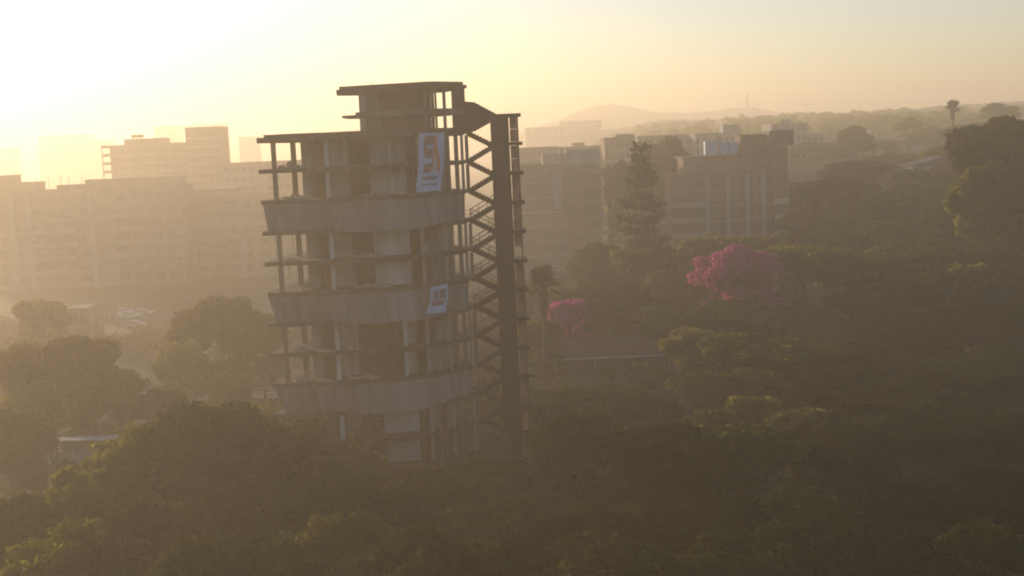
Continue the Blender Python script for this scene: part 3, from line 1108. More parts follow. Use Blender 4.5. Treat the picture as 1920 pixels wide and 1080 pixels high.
# ---- pale slate roof among the right-hand trees
a = at(1770, 300, 285)
rt = thing('slope_house', (a.x, 289, H(a.x, 289)), 'house with a grey slate roof among the trees on the right slope', 'house')
zg = H(a.x, 289)
mb = MB().box(a.x - 7, a.x + 7, 285, 293, zg - 1, a.z - 1.2)
mb.build('wall', M['wall_pale'], rt)
MB().extrude_y([(a.x - 7.6, a.z - 1.2), (a.x + 7.6, a.z - 1.2), (a.x + 7.6, a.z - 1.0), (a.x, a.z + .9), (a.x - 7.6, a.z - 1.0)], 284.4, 293.6).build('roof', M['slate'], rt)

# ---- low house right of the core
hx0, hx1 = at(968, 672, 175).x, at(1262, 672, 175).x
ze = at(1100, 672, 175).z
rt = thing('low_house', ((hx0 + hx1) / 2, 180, H((hx0 + hx1) / 2, 180)), 'low house with a dark tiled roof and white gutter right of the core', 'house')
gz = min(H(hx0, 176), H(hx1, 176)) - .5
wl = MB().box(hx0 + .8, hx1 - .8, 176.2, 185.5, gz, ze - .05).build('wall', M['wall_brown'], rt)
zr_ = at(1110, 632, 180.5).z
r0, r1 = hx0 + 5.5, hx1 - 3.5
rf = MB()
rf.v += [(hx0, 175, ze), (hx1, 175, ze), (hx1, 186.5, ze), (hx0, 186.5, ze), (r0, 180.6, zr_), (r1, 180.6, zr_ - .12)]
rf.f += [(0, 1, 5, 4), (1, 2, 5), (2, 3, 4, 5), (3, 0, 4), (3, 2, 1, 0)]
rf = rf.build('roof', M['roof_red'], rt)
rb = MB()
rb.tube([(r0, 180.6, zr_ + .04), ((r0 + r1) / 2, 180.6, zr_ - .1), (r1, 180.6, zr_ - .08)], .14, 6)
rb.build('ridge_tile', M['roof_red'], rf)
MB().box(hx0 + 3, hx0 + 3.9, 182.2, 183.1, ze + .5, zr_ + .9).build('chimney', M['brick'], rf)
MB().box(hx0 - .1, hx1 + .1, 174.86, 174.98, ze - .1, ze + .08).build('gutter', M['metal_white'], rt)
fm, pm_ = pane_meshes(1.6, 1.3)
fme, pme = fm.mesh('window', M['dark_trim']), pm_.mesh('pane', M['glass'])
for t in (.15, .33, .62, .84):
    x = hx0 + (hx1 - hx0) * t
    w_ = link_mesh('window', fme, rt, Vector((x, 176.14, ze - 1.9)) - rt.location)
    link_mesh('pane', pme, w_)
dx = hx0 + (hx1 - hx0) * .48
dr = MB().box(dx - .5, dx + .5, 176.08, 176.19, gz + .3, ze - .55).build('door', M['dark_trim'], rt)
MB().box(dx + .3, dx + .38, 176.02, 176.07, gz + 1.3, gz + 1.4).build('handle', M['metal_white'], dr)
for t in (.02, .25, .5, .75, .98):
    x = hx0 + (hx1 - hx0) * t
    MB().box(x - .07, x + .07, 175.1, 175.24, gz, ze - .1).build('porch_post', M['trim'], rt)

# ---- shed with a pale roof edge at the left
a, b = at(60, 828, 133), at(206, 823, 133)
rt = thing('shed', ((a.x + b.x) / 2, 136, 0), 'low shed with a bright pale roof edge at the left', 'shed')
MB().box(a.x + .5, b.x - .3, 133.6, 139.5, -.2, b.z - 1.35).build('wall', M['wall_grey'], rt)
sr = MB()
sr.v += [(a.x, 133, a.z), (b.x, 133, b.z), (b.x, 140, b.z - 1.1), (a.x, 140, a.z - 1.1), (a.x, 133, a.z - .14), (b.x, 133, b.z - .14), (b.x, 140, b.z - 1.24), (a.x, 140, a.z - 1.24)]
sr.f += [(0, 1, 2, 3), (7, 6, 5, 4), (4, 5, 1, 0), (5, 6, 2, 1), (6, 7, 3, 2), (7, 4, 0, 3)]
sr.build('roof', M['metal_white'], rt)
for t in (.2, .5, .8):
    x = a.x + (b.x - a.x) * t
    MB().box(x - .06, x + .06, 133.1, 133.22, 0, b.z - .4).build('post', M['trim'], rt)

# ---- utility pole, radio mast and cranes
p = at(1284, 722, 138)
gz = H(p.x, 138)
rt = thing('utility_pole', (p.x, 138, gz), 'thin utility pole standing among the dark lower right trees', 'pole')
MB().tube([(p.x, 138, gz - .5), (p.x, 138, p.z)], [.14, .09], 8).build('post', M['bark'], rt)
MB().box(p.x - .8, p.x + .8, 137.85, 137.95, p.z - .7, p.z - .55).build('crossarm', M['bark'], rt)
p = at(1401, 172, 1850)
gz = 60
rt = thing('radio_mast', (p.x, 1850, H(p.x, 1850)), 'thin radio mast on the distant hill', 'mast')
MB().tube([(p.x, 1850, H(p.x, 1850)), (p.x, 1850, p.z - 6), (p.x, 1850, p.z)], [2.8, 1.8, 1.0], 6).build('mast_column', M['dark_trim'], rt)
MB().tube([(p.x, 1850, p.z - 8), (p.x, 1850, p.z - 6.4)], 3.0, 8).build('antenna_ring', M['dark_trim'], rt)
for px, py, dd, flip, lab in ((1414, 196, 1500, -1, 'faint tower crane beside the radio mast'), (1512, 196, 1400, 1, 'faint tower crane with a long jib on the skyline')):
    p = at(px, py, dd)
    rt = thing('tower_crane', (p.x, dd, H(p.x, dd)), lab, 'crane', 'tower cranes on the skyline')
    MB().tube([(p.x, dd, H(p.x, dd)), (p.x, dd, p.z + 2)], .35, 4).build('mast', M['dark_trim'], rt)
    MB().tube([(p.x - flip * 5, dd, p.z - .4), (p.x + flip * 16, dd, p.z + 1.2)], .28, 4).build('jib', M['dark_trim'], rt)
    MB().box(p.x - flip * 5 - .9, p.x - flip * 5 + .9, dd - .6, dd + .6, p.z - 1.9, p.z - .4).build('counterweight', M['dark_trim'], rt)


# ---- parked cars
def car_proto():
    L, W = 4.3, 1.72
    side = [(-2.15, .35), (-2.12, .75), (-1.75, .92), (-1.15, .98), (.95, .98), (2.0, .86), (2.15, .62), (2.13, .35)]
    body = MB().extrude_y(side, -W / 2, W / 2)
    cab = MB()
    c = [(-1.72, .94), (-1.05, 1.44), (.28, 1.46), (1.02, .95)]
    n0 = len(cab.v)
    for s_, wb, wt in ((-1, W / 2 - .04, W / 2 - .2), (1, W / 2 - .04, W / 2 - .2)):
        for (x, z) in c:
            cab.v.append((x, s_ * (wb if z < 1.2 else wt), z))
    cab.f += [(0, 3, 2, 1), (4, 5, 6, 7), (0, 1, 5, 4), (1, 2, 6, 5), (2, 3, 7, 6), (3, 0, 4, 7)]
    roof = MB()
    roof.prism([(-1.08, -.66), (.3, -.66), (.3, .66), (-1.08, .66)], 1.445, 1.49)
    wheel = MB().tube([(0, -.11, 0), (0, .11, 0)], .32, 14)
    rim = MB().tube([(0, -.115, 0), (0, .115, 0)], .19, 10)
    lamp = MB().box(-.05, .05, -.18, .18, -.08, .08)
    return body, cab, roof, wheel, rim, lamp


cb = car_proto()
cme = {}
for key in ('car_white', 'car_silver', 'car_red'):
    cme[key] = (cb[0].mesh('body', M[key]), cb[2].mesh('car roof', M[key]))
cab_me, wh_me, rim_me, lamp_me = cb[1].mesh('cabin', M['glass']), cb[3].mesh('tyre', M['tyre'], smooth=True), cb[4].mesh('rim', M['car_silver']), cb[5].mesh('lamp', M['metal_white'])
for (px, dd, rz, key, lab) in ((238, 258, .10, 'car_white', 'white car at the front of the cars parked before the flats'), (262, 262, .0, 'car_silver', 'silver car parked furthest right before the flats'),
                               (226, 265, .3, 'car_white', 'white car parked at the back before the flats'), (246, 243, .05, 'car_silver', 'silver car standing apart nearest the trees, left'),
                               (186, 256, .2, 'car_red', 'dark red car parked beside the small tan building'), (205, 258, .15, 'car_silver', 'silver car between the red car and the white cars')):
    X = (px - 960) / FPX * dd
    rt = thing('parked_car', (X, dd, .02), lab, 'car', 'cars parked before the left flats')
    rt.rotation_euler.z = rz
    link_mesh('body', cme[key][0], rt)
    link_mesh('cabin', cab_me, rt)
    link_mesh('car_roof', cme[key][1], rt)
    for sx in (-1.35, 1.35):
        for sy in (-.76, .76):
            w_ = link_mesh('wheel', wh_me, rt, (sx, sy, .32))
            link_mesh('rim', rim_me, w_)
    for sy in (-.6, .6):
        link_mesh('headlight', lamp_me, rt, (2.13, sy, .66))

# ------------------------------------------------------------------ vegetation prototypes
def np_mesh(name, verts, quads, mats, mat_idx=None):
    me = bpy.data.meshes.new(name)
    nv, nf = len(verts), len(quads)
    me.vertices.add(nv)
    me.vertices.foreach_set('co', np.asarray(verts, dtype=np.float32).ravel())
    me.loops.add(nf * 4)
    me.loops.foreach_set('vertex_index', np.asarray(quads, dtype=np.int32).ravel())
    me.polygons.add(nf)
    me.polygons.foreach_set('loop_start', np.arange(0, nf * 4, 4, dtype=np.int32))
    me.polygons.foreach_set('loop_total', np.full(nf, 4, dtype=np.int32))
    for m in mats:
        me.materials.append(m)
    if mat_idx is not None:
        me.polygons.foreach_set('material_index', np.asarray(mat_idx, dtype=np.int32))
    me.update(calc_edges=True)
    me.validate()
    return me


def leaf_cards(P, N, size, rg, aspect=1.7):
    """rhombic leaf clumps, one per point, facing N, random spin; returns verts, quads"""
    n = len(P)
    N = N / (np.linalg.norm(N, axis=1, keepdims=True) + 1e-9)
    r = rg.normal(size=(n, 3))
    U = np.cross(N, r)
    U /= (np.linalg.norm(U, axis=1, keepdims=True) + 1e-9)
    V = np.cross(N, U)
    s = (size * rg.uniform(.55, 1.35, n))[:, None]
    bend = N * s * rg.uniform(-.25, .25, n)[:, None]
    V0 = P - U * s * aspect * .5
    V1 = P + V * s * .5 + bend
    V2 = P + U * s * aspect * .5
    V3 = P - V * s * .5 + bend
    verts = np.stack([V0, V1, V2, V3], 1).reshape(-1, 3)
    quads = np.arange(n * 4).reshape(n, 4)
    return verts, quads


def crown_points(rg, lobes, n, shell=.55):
    w = np.array([l[3] ** 2 for l in lobes])
    idx = rg.choice(len(lobes), n, p=w / w.sum())
    L = np.array(lobes)[idx]
    d = rg.normal(size=(n, 3))
    d /= np.linalg.norm(d, axis=1, keepdims=True)
    rad = L[:, 3] * (shell + (1.08 - shell) * rg.uniform(0, 1, n) ** .6)
    bump = 1 + .16 * np.sin(d[:, 0] * 5 + idx) * np.sin(d[:, 1] * 6 + idx * 2) * np.cos(d[:, 2] * 5)
    P = L[:, :3] + d * (rad * bump)[:, None] * np.array([1, 1, .82])
    N = d + rg.normal(size=(n, 3)) * .65 + np.array([0, 0, .35])
    return P, N


def trunk_mesh(name, rg, h, r0, fork, tips, m):
    mb = MB()
    lean = rg.uniform(-.25, .25, 2)
    mb.tube([(0, 0, -.6), (lean[0] * .2, lean[1] * .2, fork * .5), (lean[0], lean[1], fork)], [r0 * 1.25, r0 * .9, r0 * .72], 8)
    for t in tips:
        a = Vector((lean[0], lean[1], fork * .97))
        b = Vector(t)
        mid = a.lerp(b, .5) + Vector((rg.uniform(-.4, .4), rg.uniform(-.4, .4), .35))
        mb.tube([a, mid, b], [r0 * .5, r0 * .3, r0 * .08], 6)
    return mb.mesh(name, m, smooth=True)


def broadleaf(name, seed, R, h, n, size, leaf, flat=.6, nl=22, base=.34, spread=1.0, lobe=(.22, .40), shell=.5, low=.28):
    """crown radius R, overall height h; returns (trunk mesh, crown mesh)"""
    rg = np.random.default_rng(seed)
    zc = h * (base + (1 - base) * .42)
    hz_ = h * (1 - base) * .5
    lobes = []
    for i in range(nl):
        a = i * 2.399 + rg.uniform(-.5, .5)
        rr = math.sqrt((i + .5) / nl) * .74 * spread
        zz = math.sqrt(max(0, 1 - rr * rr)) * rg.uniform(.25, .82) - .15
        if rg.uniform() < low:
            zz = rg.uniform(-.95, .15)
            rr = max(rr, .45)
        lr = R * rg.uniform(*lobe)
        lobes.append((math.cos(a) * rr * R, math.sin(a) * rr * R, zc + zz * hz_ * 1.05, lr))
    top = max(l[2] + l[3] * .82 for l in lobes)
    lobes = [(x, y, z + (h - top), r) for x, y, z, r in lobes]
    P, N = crown_points(rg, lobes, n, shell)
    v, q = leaf_cards(P, N, size, rg)
    cm = np_mesh(name + '_crown', v, q, [leaf])
    tips = [lobes[i][:3] for i in range(0, nl, max(1, nl // 9))]
    tm = trunk_mesh(name + '_trunk', rg, h, R * .062, h * base * .9, tips, M['bark'])
    return tm, cm, R, h


def pink_tree(name, seed, R, h, n):
    return broadleaf(name, seed, R, h, n, .30, M['blossom'], nl=48, base=.12, lobe=(.14, .27), shell=.5)


def conifer(name, seed, h, R, leaf):
    rg = np.random.default_rng(seed)
    mb = MB()
    mb.tube([(0, 0, -.6), (.1, 0, h * .5), (0, 0, h * .97)], [.34, .22, .04], 8)
    Ps, Ns = [], []
    z = h * .10
    while z < h * .99:
        f = 1 - z / h
        rad = R * (min(1.0, f * 1.55) ** .75) * rg.uniform(.7, 1.15)
        nb = max(3, int(4 + 3 * f))
        a0 = rg.uniform(0, 6)
        for b in range(nb):
            a = a0 + 2 * math.pi * b / nb + rg.uniform(-.25, .25)
            ln = rad * rg.uniform(.6, 1.15)
            tip = Vector((math.cos(a) * ln, math.sin(a) * ln, z + ln * .22 + rg.uniform(-.2, .3)))
            mb.tube([(0, 0, z), Vector((0, 0, z)).lerp(tip, .5) + Vector((0, 0, -.12)), tip], [.07, .05, .02], 5)
            m_ = int(120 * ln / R + 24)
            t = rg.uniform(.15, 1.0, m_) ** .8
            base = np.array([[tip.x, tip.y, tip.z - z]]) * t[:, None] + np.array([[0, 0, z]])
            sp = (.2 + .38 * np.sin(t * math.pi * .8))[:, None]
            Ps.append(base + rg.normal(size=(m_, 3)) * sp * np.array([[1.15, 1.15, .5]]))
            Ns.append(rg.normal(size=(m_, 3)) + np.array([[0, 0, .6]]))
        z += h * .078 * rg.uniform(.8, 1.25) * (0.55 + .6 * f)
    P = np.concatenate(Ps)
    v, q = leaf_cards(P, np.concatenate(Ns), .34, rg, 2.2)
    return mb.mesh(name + '_trunk', M['bark'], smooth=True), np_mesh(name + '_crown', v, q, [leaf]), R, h


def palm(name, seed, h, skirt, rf=1.7):
    """fan palm: trunk with a thatch skirt, and one mesh per frond; returns trunk, skirt, [fronds]"""
    rg = np.random.default_rng(seed)
    tm = MB().tube([(0, 0, -.6), (.12, 0, h * .4), (.18, 0, h - .3)], [.34, .27, .22], 9).mesh(name + '_trunk', M['palm_bark'], smooth=True)
    sk = MB()
    zt = h - .15
    prof = [(zt - skirt, .34), (zt - skirt * .85, .52), (zt - skirt * .5, .66), (zt - skirt * .15, .62), (zt + .1, .25)]
    sk.tube([(.17, 0, z) for z, _ in prof], [r for _, r in prof], 12)
    for i in range(46):
        a = rg.uniform(0, 6.28)
        z = zt - skirt * rg.uniform(.1, .95)
        r = .6
        c, s = math.cos(a), math.sin(a)
        ln = rg.uniform(.5, .9)
        w = .16
        sk.poly([(.17 + c * r * .9 - s * w, s * r * .9 + c * w, z), (.17 + c * r * .9 + s * w, s * r * .9 - c * w, z), (.17 + c * (r + .18), s * (r + .18), z - ln)])
    skm = sk.mesh(name + '_skirt', M['palm_bark'])
    fronds = []
    for i in range(30):
        a = i * 2.399
        el = math.radians(rg.uniform(-35, 82)) if i > 6 else math.radians(rg.uniform(45, 85))
        st = rg.uniform(.55, .95) * rf * .62
        mb = MB()
        d = Vector((math.cos(a) * math.cos(el), math.sin(a) * math.cos(el), math.sin(el)))
        o = Vector((.18, 0, h - .1))
        e = o + d * st
        mb.tube([o, e], [.03, .02], 4)
        side = d.cross(Vector((0, 0, 1)))
        side = side.normalized() if side.length > .01 else Vector((1, 0, 0))
        up = side.cross(d)
        nb = 13
        for j in range(nb):
            t = math.radians(-115 + 230 * j / (nb - 1))
            ld = (d * math.cos(t) + side * math.sin(t)).normalized()
            ln = rf * .62 * (.72 + .28 * math.cos(t)) * rg.uniform(.85, 1.1)
            tip = e + ld * ln + Vector((0, 0, -.16 * ln)) + up * .1
            md = e + ld * ln * .55 + up * .08
            wv = ld.cross(up).normalized() * .13
            mb.v += [tuple(e), tuple(md + wv), tuple(tip), tuple(md - wv)]
            k = len(mb.v)
            mb.f.append((k - 4, k - 3, k - 2, k - 1))
        fronds.append(mb.mesh(name + '_frond', M['leaf_palm']))
    return tm, skm, fronds


PROTO = {
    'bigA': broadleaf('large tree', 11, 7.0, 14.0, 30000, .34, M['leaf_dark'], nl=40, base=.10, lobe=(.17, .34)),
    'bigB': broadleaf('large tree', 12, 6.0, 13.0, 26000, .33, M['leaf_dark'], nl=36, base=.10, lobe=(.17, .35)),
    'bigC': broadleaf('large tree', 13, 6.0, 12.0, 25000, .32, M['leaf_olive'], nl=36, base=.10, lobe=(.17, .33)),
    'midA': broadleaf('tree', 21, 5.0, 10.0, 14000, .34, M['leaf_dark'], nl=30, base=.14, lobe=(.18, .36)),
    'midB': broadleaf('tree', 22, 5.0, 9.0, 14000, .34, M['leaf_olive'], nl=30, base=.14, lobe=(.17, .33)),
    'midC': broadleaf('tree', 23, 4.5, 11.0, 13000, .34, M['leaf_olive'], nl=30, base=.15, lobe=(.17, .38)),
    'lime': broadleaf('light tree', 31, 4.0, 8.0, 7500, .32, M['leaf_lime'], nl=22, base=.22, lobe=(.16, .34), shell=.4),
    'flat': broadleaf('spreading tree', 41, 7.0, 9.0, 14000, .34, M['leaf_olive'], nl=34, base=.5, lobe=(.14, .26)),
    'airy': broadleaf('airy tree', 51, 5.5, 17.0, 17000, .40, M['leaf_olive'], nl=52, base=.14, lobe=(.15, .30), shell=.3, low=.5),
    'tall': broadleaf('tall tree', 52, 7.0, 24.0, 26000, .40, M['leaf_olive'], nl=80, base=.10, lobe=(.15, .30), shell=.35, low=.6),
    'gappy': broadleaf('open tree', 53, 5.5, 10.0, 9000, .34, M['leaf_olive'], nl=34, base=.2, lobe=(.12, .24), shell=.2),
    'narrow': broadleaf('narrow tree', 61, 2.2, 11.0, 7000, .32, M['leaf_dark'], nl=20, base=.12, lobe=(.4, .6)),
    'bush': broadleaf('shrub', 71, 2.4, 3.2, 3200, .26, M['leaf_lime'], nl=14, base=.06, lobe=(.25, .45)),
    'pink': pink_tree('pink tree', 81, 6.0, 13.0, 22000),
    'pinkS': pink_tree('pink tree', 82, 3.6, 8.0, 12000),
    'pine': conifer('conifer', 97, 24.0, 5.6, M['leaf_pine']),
}


def put_tree(kind, px, ytop, d, wpx, label, group=None, name=None, cat='tree', rz=None):
    tm, cm, R, h = PROTO[kind]
    top = at(px, ytop, d)
    gz = H(top.x, d)
    sz = max(.25, (top.z - gz) / h)
    sxy = wpx * d / FPX / (2 * R)
    nm = name or {'pine': 'conifer_tree', 'pink': 'blossom_tree', 'pinkS': 'blossom_tree', 'bush': 'shrub'}.get(kind, 'broadleaf_tree')
    root = thing(nm, (top.x, d, gz), label, cat, group)
    root.rotation_euler.z = (px * .37 + d) % 6.28 if rz is None else rz
    root.scale = (sxy, sxy, sz)
    a = bpy.data.objects.new('stems' if kind == 'bush' else 'trunk', tm)
    b = bpy.data.objects.new('foliage' if kind == 'bush' else 'crown', cm)
    for o in (a, b):
        COL.objects.link(o)
        o.parent = root
    return root


# ---- foreground, left and centre
put_tree('bigA', 385, 748, 97, 360, 'broad dark tree rising in front of the tower left foot')
put_tree('bigB', 545, 795, 103, 230, 'rounded tree overlapping the lowest left floors of the tower')
put_tree('bigC', 245, 800, 94, 240, 'tree with yellow-lit left edge beside the tall bare stems')
put_tree('midB', 160, 880, 89, 210, 'low tree below the tall bare stems')
put_tree('midA', 30, 925, 86, 230, 'dark tree in the bottom left corner')
put_tree('narrow', 692, 786, 113, 62, 'narrow dark tree standing against the tower base wall')
FG = 'dark trees massed along the bottom edge'
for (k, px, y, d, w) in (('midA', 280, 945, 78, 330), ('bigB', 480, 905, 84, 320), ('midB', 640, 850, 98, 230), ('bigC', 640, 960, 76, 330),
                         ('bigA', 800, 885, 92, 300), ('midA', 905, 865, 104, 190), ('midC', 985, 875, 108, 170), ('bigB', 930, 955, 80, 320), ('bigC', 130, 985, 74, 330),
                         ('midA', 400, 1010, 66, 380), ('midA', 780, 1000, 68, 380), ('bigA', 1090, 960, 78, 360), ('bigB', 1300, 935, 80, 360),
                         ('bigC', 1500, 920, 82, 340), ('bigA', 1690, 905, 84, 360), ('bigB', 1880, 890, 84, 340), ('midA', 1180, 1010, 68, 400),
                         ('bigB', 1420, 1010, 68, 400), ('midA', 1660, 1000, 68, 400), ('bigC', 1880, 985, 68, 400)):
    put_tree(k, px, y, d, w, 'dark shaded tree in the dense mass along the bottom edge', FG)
# ---- lower right mass
put_tree('bigC', 1085, 772, 112, 230, 'dark tree right of the stair core foot, below the house')
put_tree('bigB', 1230, 800, 104, 260, 'dark tree below the utility pole')
put_tree('midC', 1395, 800, 108, 230, 'dark tree left of the bright-tipped shrub')
put_tree('bush', 1490, 768, 128, 120, 'shrub with bright yellow-green tips amid the dark lower right trees', cat='shrub')
put_tree('bush', 1415, 740, 134, 110, 'yellow-green shrub on the shaded slope below the lit tree', cat='shrub')
LR = 'dark trees in the lower right shade'
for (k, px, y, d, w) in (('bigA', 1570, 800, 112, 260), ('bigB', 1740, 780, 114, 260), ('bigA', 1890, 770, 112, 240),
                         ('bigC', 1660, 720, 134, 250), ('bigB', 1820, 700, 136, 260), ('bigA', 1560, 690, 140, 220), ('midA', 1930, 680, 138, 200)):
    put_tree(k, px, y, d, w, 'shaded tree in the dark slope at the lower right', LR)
for (k, px, y, d, w, lab) in (('midC', 1040, 735, 150, 150, 'dark tree in front of the low house, next to the stair core'), ('midB', 1150, 730, 152, 150, 'dark tree hiding the middle of the low house wall'),
                              ('bigC', 1330, 700, 146, 170, 'olive tree between the utility pole and the lit slope trees'), ('midA', 1200, 745, 140, 150, 'dark rounded tree just left of the utility pole'),
                              ('gappy', 1345, 770, 126, 150, 'open-crowned tree right of the utility pole foot'), ('bigB', 1330, 850, 98, 220, 'dark tree in the clearing at the lower right centre')):
    put_tree(k, px, y, d, w, lab)
# ---- around the house
put_tree('lime', 1290, 615, 165, 120, 'airy yellow-green tree at the right end of the low house')
put_tree('gappy', 1372, 625, 158, 160, 'open-crowned olive tree below the large pink blossom tree')
put_tree('midB', 1430, 690, 147, 150, 'olive tree lit on its left side in front of the blossom tree')
put_tree('midC', 1490, 640, 152, 220, 'dark olive tree right of the yellow-green tree, mid slope')
put_tree('midA', 1600, 615, 158, 240, 'dark round tree high in the middle of the right slope')
put_tree('bigB', 1780, 590, 160, 300, 'wide dark tree on the slope below the bamboo clump')
put_tree('bigA', 1920, 580, 158, 240, 'dark tree at the right edge below the broad skyline tree')
put_tree('midB', 1008, 598, 176, 100, 'green shrubby tree at the foot of the near palm')
put_tree('pinkS', 1064, 560, 186, 92, 'small pink blossom tree behind the low house')
put_tree('pink', 1376, 456, 192, 208, 'large pink blossom tree on the slope right of the house')
put_tree('bigA', 1360, 562, 178, 190, 'dark tree hiding the foot of the large pink blossom tree')
put_tree('bigB', 1455, 575, 183, 190, 'shaded tree under the right side of the pink blossom tree')
put_tree('flat', 1505, 458, 200, 220, 'broad dark tree just right of the large pink blossom tree')
put_tree('gappy', 1605, 478, 196, 170, 'olive tree with sunlit flecks right of the broad dark tree')
put_tree('bigC', 1725, 447, 204, 210, 'pale olive tree with a lit rounded top, upper right slope')
put_tree('bigC', 1875, 448, 198, 190, 'olive tree behind the bamboo clump')
put_tree('flat', 1715, 512, 184, 150, 'low flat-topped tree left of the bamboo clump')
put_tree('midA', 1640, 545, 178, 190, 'dark tree below the flat-topped tree')
put_tree('bigB', 1900, 218, 205, 270, 'broad rounded tree at the right edge rising over the skyline')
put_tree('bigC', 1850, 300, 196, 160, 'lower rounded tree left of the broad right edge tree')
put_tree('midC', 1240, 575, 190, 120, 'tree between the house roof and the pink blossom tree')
# ---- behind the house, before the mid buildings
MB_G = 'hazy trees below the mid-distance buildings'
for (k, px, y, d, w) in (('midA', 1130, 455, 222, 140), ('midB', 1215, 455, 216, 170), ('midC', 1060, 535, 206, 110), ('midA', 1150, 520, 205, 170), ('midB', 1270, 500, 204, 140), ('midC', 1085, 540, 208, 120), ('midA', 1190, 585, 198, 130),
                         ('midB', 1330, 440, 226, 150), ('midC', 1420, 440, 224, 150), ('midB', 960, 520, 222, 110)):
    put_tree(k, px, y, d, w, 'hazy tree in the belt below the mid-distance buildings', MB_G)
put_tree('pine', 1200, 264, 212, 122, 'tall tiered conifer between the two mid-distance blocks')
put_tree('bigA', 1248, 256, 300, 120, 'large hazy dome-shaped tree behind the tall conifer')
put_tree('midA', 1160, 300, 290, 60, 'hazy tree left of the tall conifer')
# ---- upper right slope
put_tree('bigB', 1660, 372, 242, 190, 'round dark tree below the pale slate roof on the right slope')
put_tree('bigC', 1790, 378, 236, 200, 'olive tree left of the broad skyline tree')
put_tree('midA', 1560, 428, 230, 180, 'hazy dark tree right of the brown block base')
put_tree('bigA', 1690, 288, 340, 240, 'broad hazy tree in the middle of the upper right slope')
put_tree('midA', 1530, 266, 420, 130, 'hazy rounded tree right of the brown block roof')
put_tree('narrow', 1601, 236, 390, 62, 'dark upright tree rising from the hazy upper slope')
put_tree('midB', 1640, 262, 450, 110, 'hazy tree right of the dark upright tree')
put_tree('airy', 1704, 220, 460, 60, 'thin feathery tree on the hazy ridge left of the skyline palm')
put_tree('midC', 1745, 238, 440, 90, 'hazy tree beside the skyline palm on its left')
put_tree('bigB', 1830, 230, 400, 140, 'hazy tree beside the skyline palm on its right')
put_tree('airy', 1875, 192, 480, 90, 'pale feathery tree on the ridge at the far right')
UP = 'hazy trees across the upper right slope'
for (k, px, y, d, w) in (('midA', 1570, 330, 275, 150), ('midB', 1500, 340, 280, 130), ('bigA', 1760, 310, 280, 190), ('bigB', 1600, 300, 300, 140),
                         ('midC', 1780, 270, 300, 120), ('midA', 1520, 390, 250, 130), ('bigC', 1700, 340, 262, 170), ('midB', 1860, 330, 262, 150), ('midA', 1860, 400, 215, 170), ('bigB', 1600, 400, 240, 150), ('midC', 1690, 410, 225, 160)):
    put_tree(k, px, y, d, w, 'hazy tree in the wooded upper right slope', UP)
# ---- left side, between the tower and the flats
put_tree('bigA', 405, 553, 172, 215, 'large hazy round tree directly left of the tower')
put_tree('midA', 488, 590, 166, 110, 'smaller hazy tree touching the tower left edge')
put_tree('midB', 335, 640, 160, 110, 'hazy low tree at the left foot of the large round tree')
put_tree('bigB', 135, 628, 146, 190, 'hazy ragged tree above the shed roof')
put_tree('midC', 35, 642, 142, 120, 'hazy leafy tree at the left edge above the shed')
put_tree('midA', 205, 690, 150, 130, 'hazy dark tree right of the ragged tree')
put_tree('midB', 70, 560, 205, 120, 'faint tree in front of the long flats at the left')
put_tree('midA', 20, 770, 118, 150, 'hazy tree at the left edge below the shed')
LG = 'hazy low trees on the left valley floor'
for (k, px, y, d, w, lab) in (('midA', 300, 730, 140, 110, 'low hazy tree just behind the broad foreground tree top'), ('midB', 430, 700, 152, 110, 'low hazy tree below the large round tree beside the tower'),
                              ('midC', 60, 720, 134, 140, 'low hazy tree directly behind the shed'), ('midB', 500, 760, 128, 110, 'low hazy tree touching the lowest band left end')):
    put_tree(k, px, y, d, w, lab, LG)



# ---- palms
def put_palm(px, ytop, d, h, skirt, label, rf):
    top = at(px, ytop, d)
    gz = H(top.x, d)
    root = thing('fan_palm', (top.x, d, gz), label, 'palm')
    hh = top.z - gz - rf * .95
    tm, skm, fr = palm('fan palm', int(px), hh, skirt, rf)
    for nm, me in [('trunk', tm), ('thatch_skirt', skm)] + [('frond', f) for f in fr]:
        o = bpy.data.objects.new(nm, me)
        COL.objects.link(o)
        o.parent = root


put_palm(1014, 496, 168, 15, 4.2, 'fan palm with a thatch skirt right of the stair core', 2.9)
put_palm(1785, 185, 360, 14, 3.0, 'fan palm standing up above the hazy skyline', 3.1)

# ---- bamboo clump on the right slope
c = at(1822, 545, 184)
root = thing('bamboo_clump', (c.x, 184, H(c.x, 184)), 'sunlit yellow-green bamboo clump on the upper right slope', 'bamboo')
rg = np.random.default_rng(5)
topz = at(1822, 496, 184).z - H(c.x, 184)
for i in range(26):
    x0, y0 = rg.uniform(-2.6, 2.6), rg.uniform(-1.2, 1.2)
    hh = topz * rg.uniform(.72, 1.0)
    dx, dy = rg.uniform(-.8, .8), rg.uniform(-.6, .6)
    mb = MB()
    mb.tube([(x0, y0, -.3), (x0 + dx * .3, y0 + dy * .3, hh * .6), (x0 + dx, y0 + dy, hh)], [.05, .04, .012], 5)
    o = bpy.data.objects.new('cane', mb.mesh('cane', M['leaf_lime']))
    COL.objects.link(o)
    o.parent = root
    m_ = 110
    t = rg.uniform(.3, 1, m_)
    P = np.stack([x0 + dx * t ** 1.5, y0 + dy * t ** 1.5, hh * t], 1) + rg.normal(size=(m_, 3)) * .28
    v, q = leaf_cards(P, rg.normal(size=(m_, 3)), .24, rg, 3.2)
    l = bpy.data.objects.new('leaves', np_mesh('bamboo leaves', v, q, [M['leaf_lime']]))
    COL.objects.link(l)
    l.parent = o

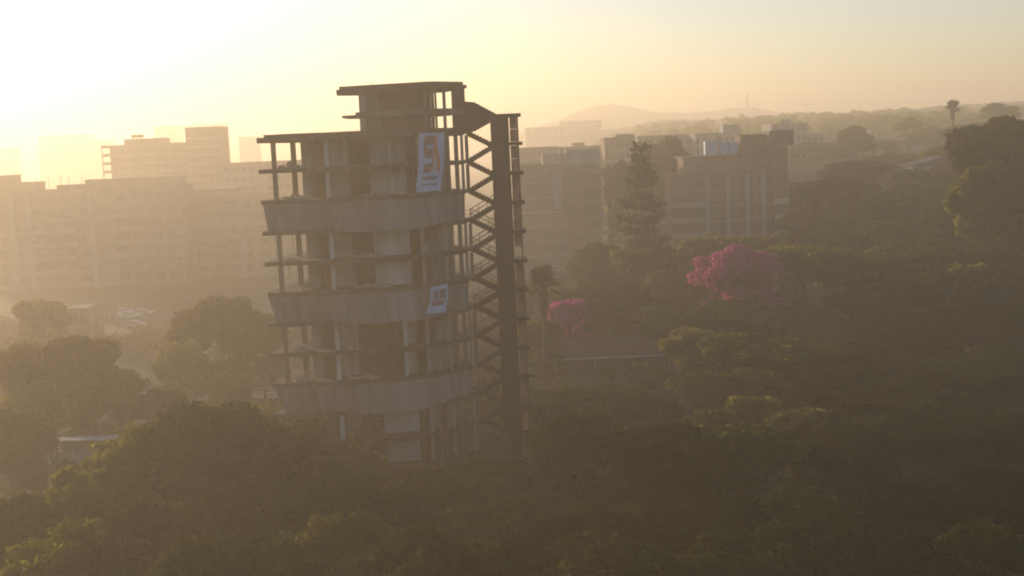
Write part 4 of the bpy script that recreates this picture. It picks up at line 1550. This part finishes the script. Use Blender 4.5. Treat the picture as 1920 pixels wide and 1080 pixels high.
# ---- tall bare stems in front of the shed
for px, y0, lab in ((88, 783, 'left of the two tall bare stems before the shed roof'), (99, 790, 'right of the two tall bare stems before the shed roof')):
    p = at(px, y0, 96)
    root = thing('bare_sapling', (p.x + .5, 96, 0), lab, 'sapling', 'tall bare stems')
    mb = MB()
    mb.tube([(0, 0, -.2), (-.15, 0, p.z * .5), (-.5, 0, p.z)], [.09, .07, .015], 6)
    o = bpy.data.objects.new('stem', mb.mesh('stem', M['bark']))
    COL.objects.link(o)
    o.parent = root
    for i in range(4):
        t = .45 + .13 * i
        s = 1 if i % 2 else -1
        q = Vector((-.15 - .35 * max(0, t - .5) * 2, 0, p.z * t))
        o = bpy.data.objects.new('twig', MB().tube([q, q + Vector((s * .35, .1, .9)), q + Vector((s * .45, .1, 1.8))], [.03, .02, .008], 4).mesh('twig', M['bark']))
        COL.objects.link(o)
        o.parent = root

# ---- far woods that read as one mass
def wood(name, spots, leaf, label, n_each, size, seed):
    rg = np.random.default_rng(seed)
    Vs, Qs = [], []
    k = 0
    for (X, Y, gz, R, h) in spots:
        lobes = []
        for i in range(9):
            a = i * 2.4
            rr = math.sqrt((i + .5) / 9) * R * .7
            lobes.append((X + math.cos(a) * rr, Y + math.sin(a) * rr, gz + h * rg.uniform(.45, .8), R * rg.uniform(.3, .45)))
        P, N = crown_points(rg, lobes, n_each, .5)
        v, q = leaf_cards(P, N, size, rg)
        Vs.append(v)
        Qs.append(q + k)
        k += len(v)
    me = np_mesh(name, np.concatenate(Vs), np.concatenate(Qs), [leaf])
    o = bpy.data.objects.new(name, me)
    COL.objects.link(o)
    tag(o, label, 'trees', None, 'stuff')
    return o


wr = random.Random(77)
spots = []
for i in range(330):
    d = wr.uniform(540, 1150)
    px = wr.uniform(1380, 1990)
    X = (px - 960) / FPX * d
    gz = H(X, d)
    spots.append((X, d, gz - .5, wr.uniform(4, 7.5), wr.uniform(8, 14)))
wood('wooded_ridge', spots, M['leaf_olive'], 'hazy wooded ridge along the right skyline', 420, .8, 1)
spots = []
for i in range(260):
    d = wr.uniform(330, 1000)
    px = wr.uniform(940, 1420)
    X = (px - 960) / FPX * d
    spots.append((X, d, H(X, d) - .5, wr.uniform(4, 7), wr.uniform(7, 12)))
for i in range(120):
    d = wr.uniform(380, 1000)
    px = wr.uniform(-80, 520)
    X = (px - 960) / FPX * d
    spots.append((X, d, -.5, wr.uniform(4, 7), wr.uniform(7, 12)))
wood('distant_woods', spots, M['leaf_olive'], 'faint distant treetops among the far buildings', 260, .95, 2)
# undergrowth over the valley floor and slope
spots = []
for i in range(1500):
    d = wr.uniform(70, 260)
    px = wr.uniform(-60, 1990)
    X = (px - 960) / FPX * d
    if (-26 < X < 3 and 119 < d < 141) or (X < -12 and 164 < d < 177) or (-88 < X < -42 and 235 < d < 268) or (0 < X < 28 and 170 < d < 190):
        continue
    if X < -30 and wr.random() < .5:
        continue
    spots.append((X, d, H(X, d) - .6, wr.uniform(1.2, 3.0), wr.uniform(1.4, 3.6)))
wood('undergrowth', spots, M['leaf_dark'], 'low undergrowth between the trees', 130, .42, 3)

# ------------------------------------------------------------------ haze
bpy.context.view_layer.update()
zmax = max((o.matrix_world @ Vector(c)).z for o in COL.objects if o.type == 'MESH' for c in o.bound_box)
HAZE_TOP = max(zmax, CAMZ) + 1.5
print('haze top', HAZE_TOP)
hz = MB()
hz.box(-4500, 4500, -700, 4500, -3.2, HAZE_TOP)
hm = bpy.data.materials.new('morning haze')
hm.use_nodes = True
hn = hm.node_tree
hn.nodes.clear()
ho = hn.nodes.new('ShaderNodeOutputMaterial')
hv = hn.nodes.new('ShaderNodeVolumePrincipled')
hv.inputs['Color'].default_value = HAZE_COLOR
hv.inputs['Density'].default_value = HAZE_DENSITY
hv.inputs['Anisotropy'].default_value = HAZE_G
hn.links.new(hv.outputs[0], ho.inputs['Volume'])
tag(hz.build('haze', hm), kind='stuff')
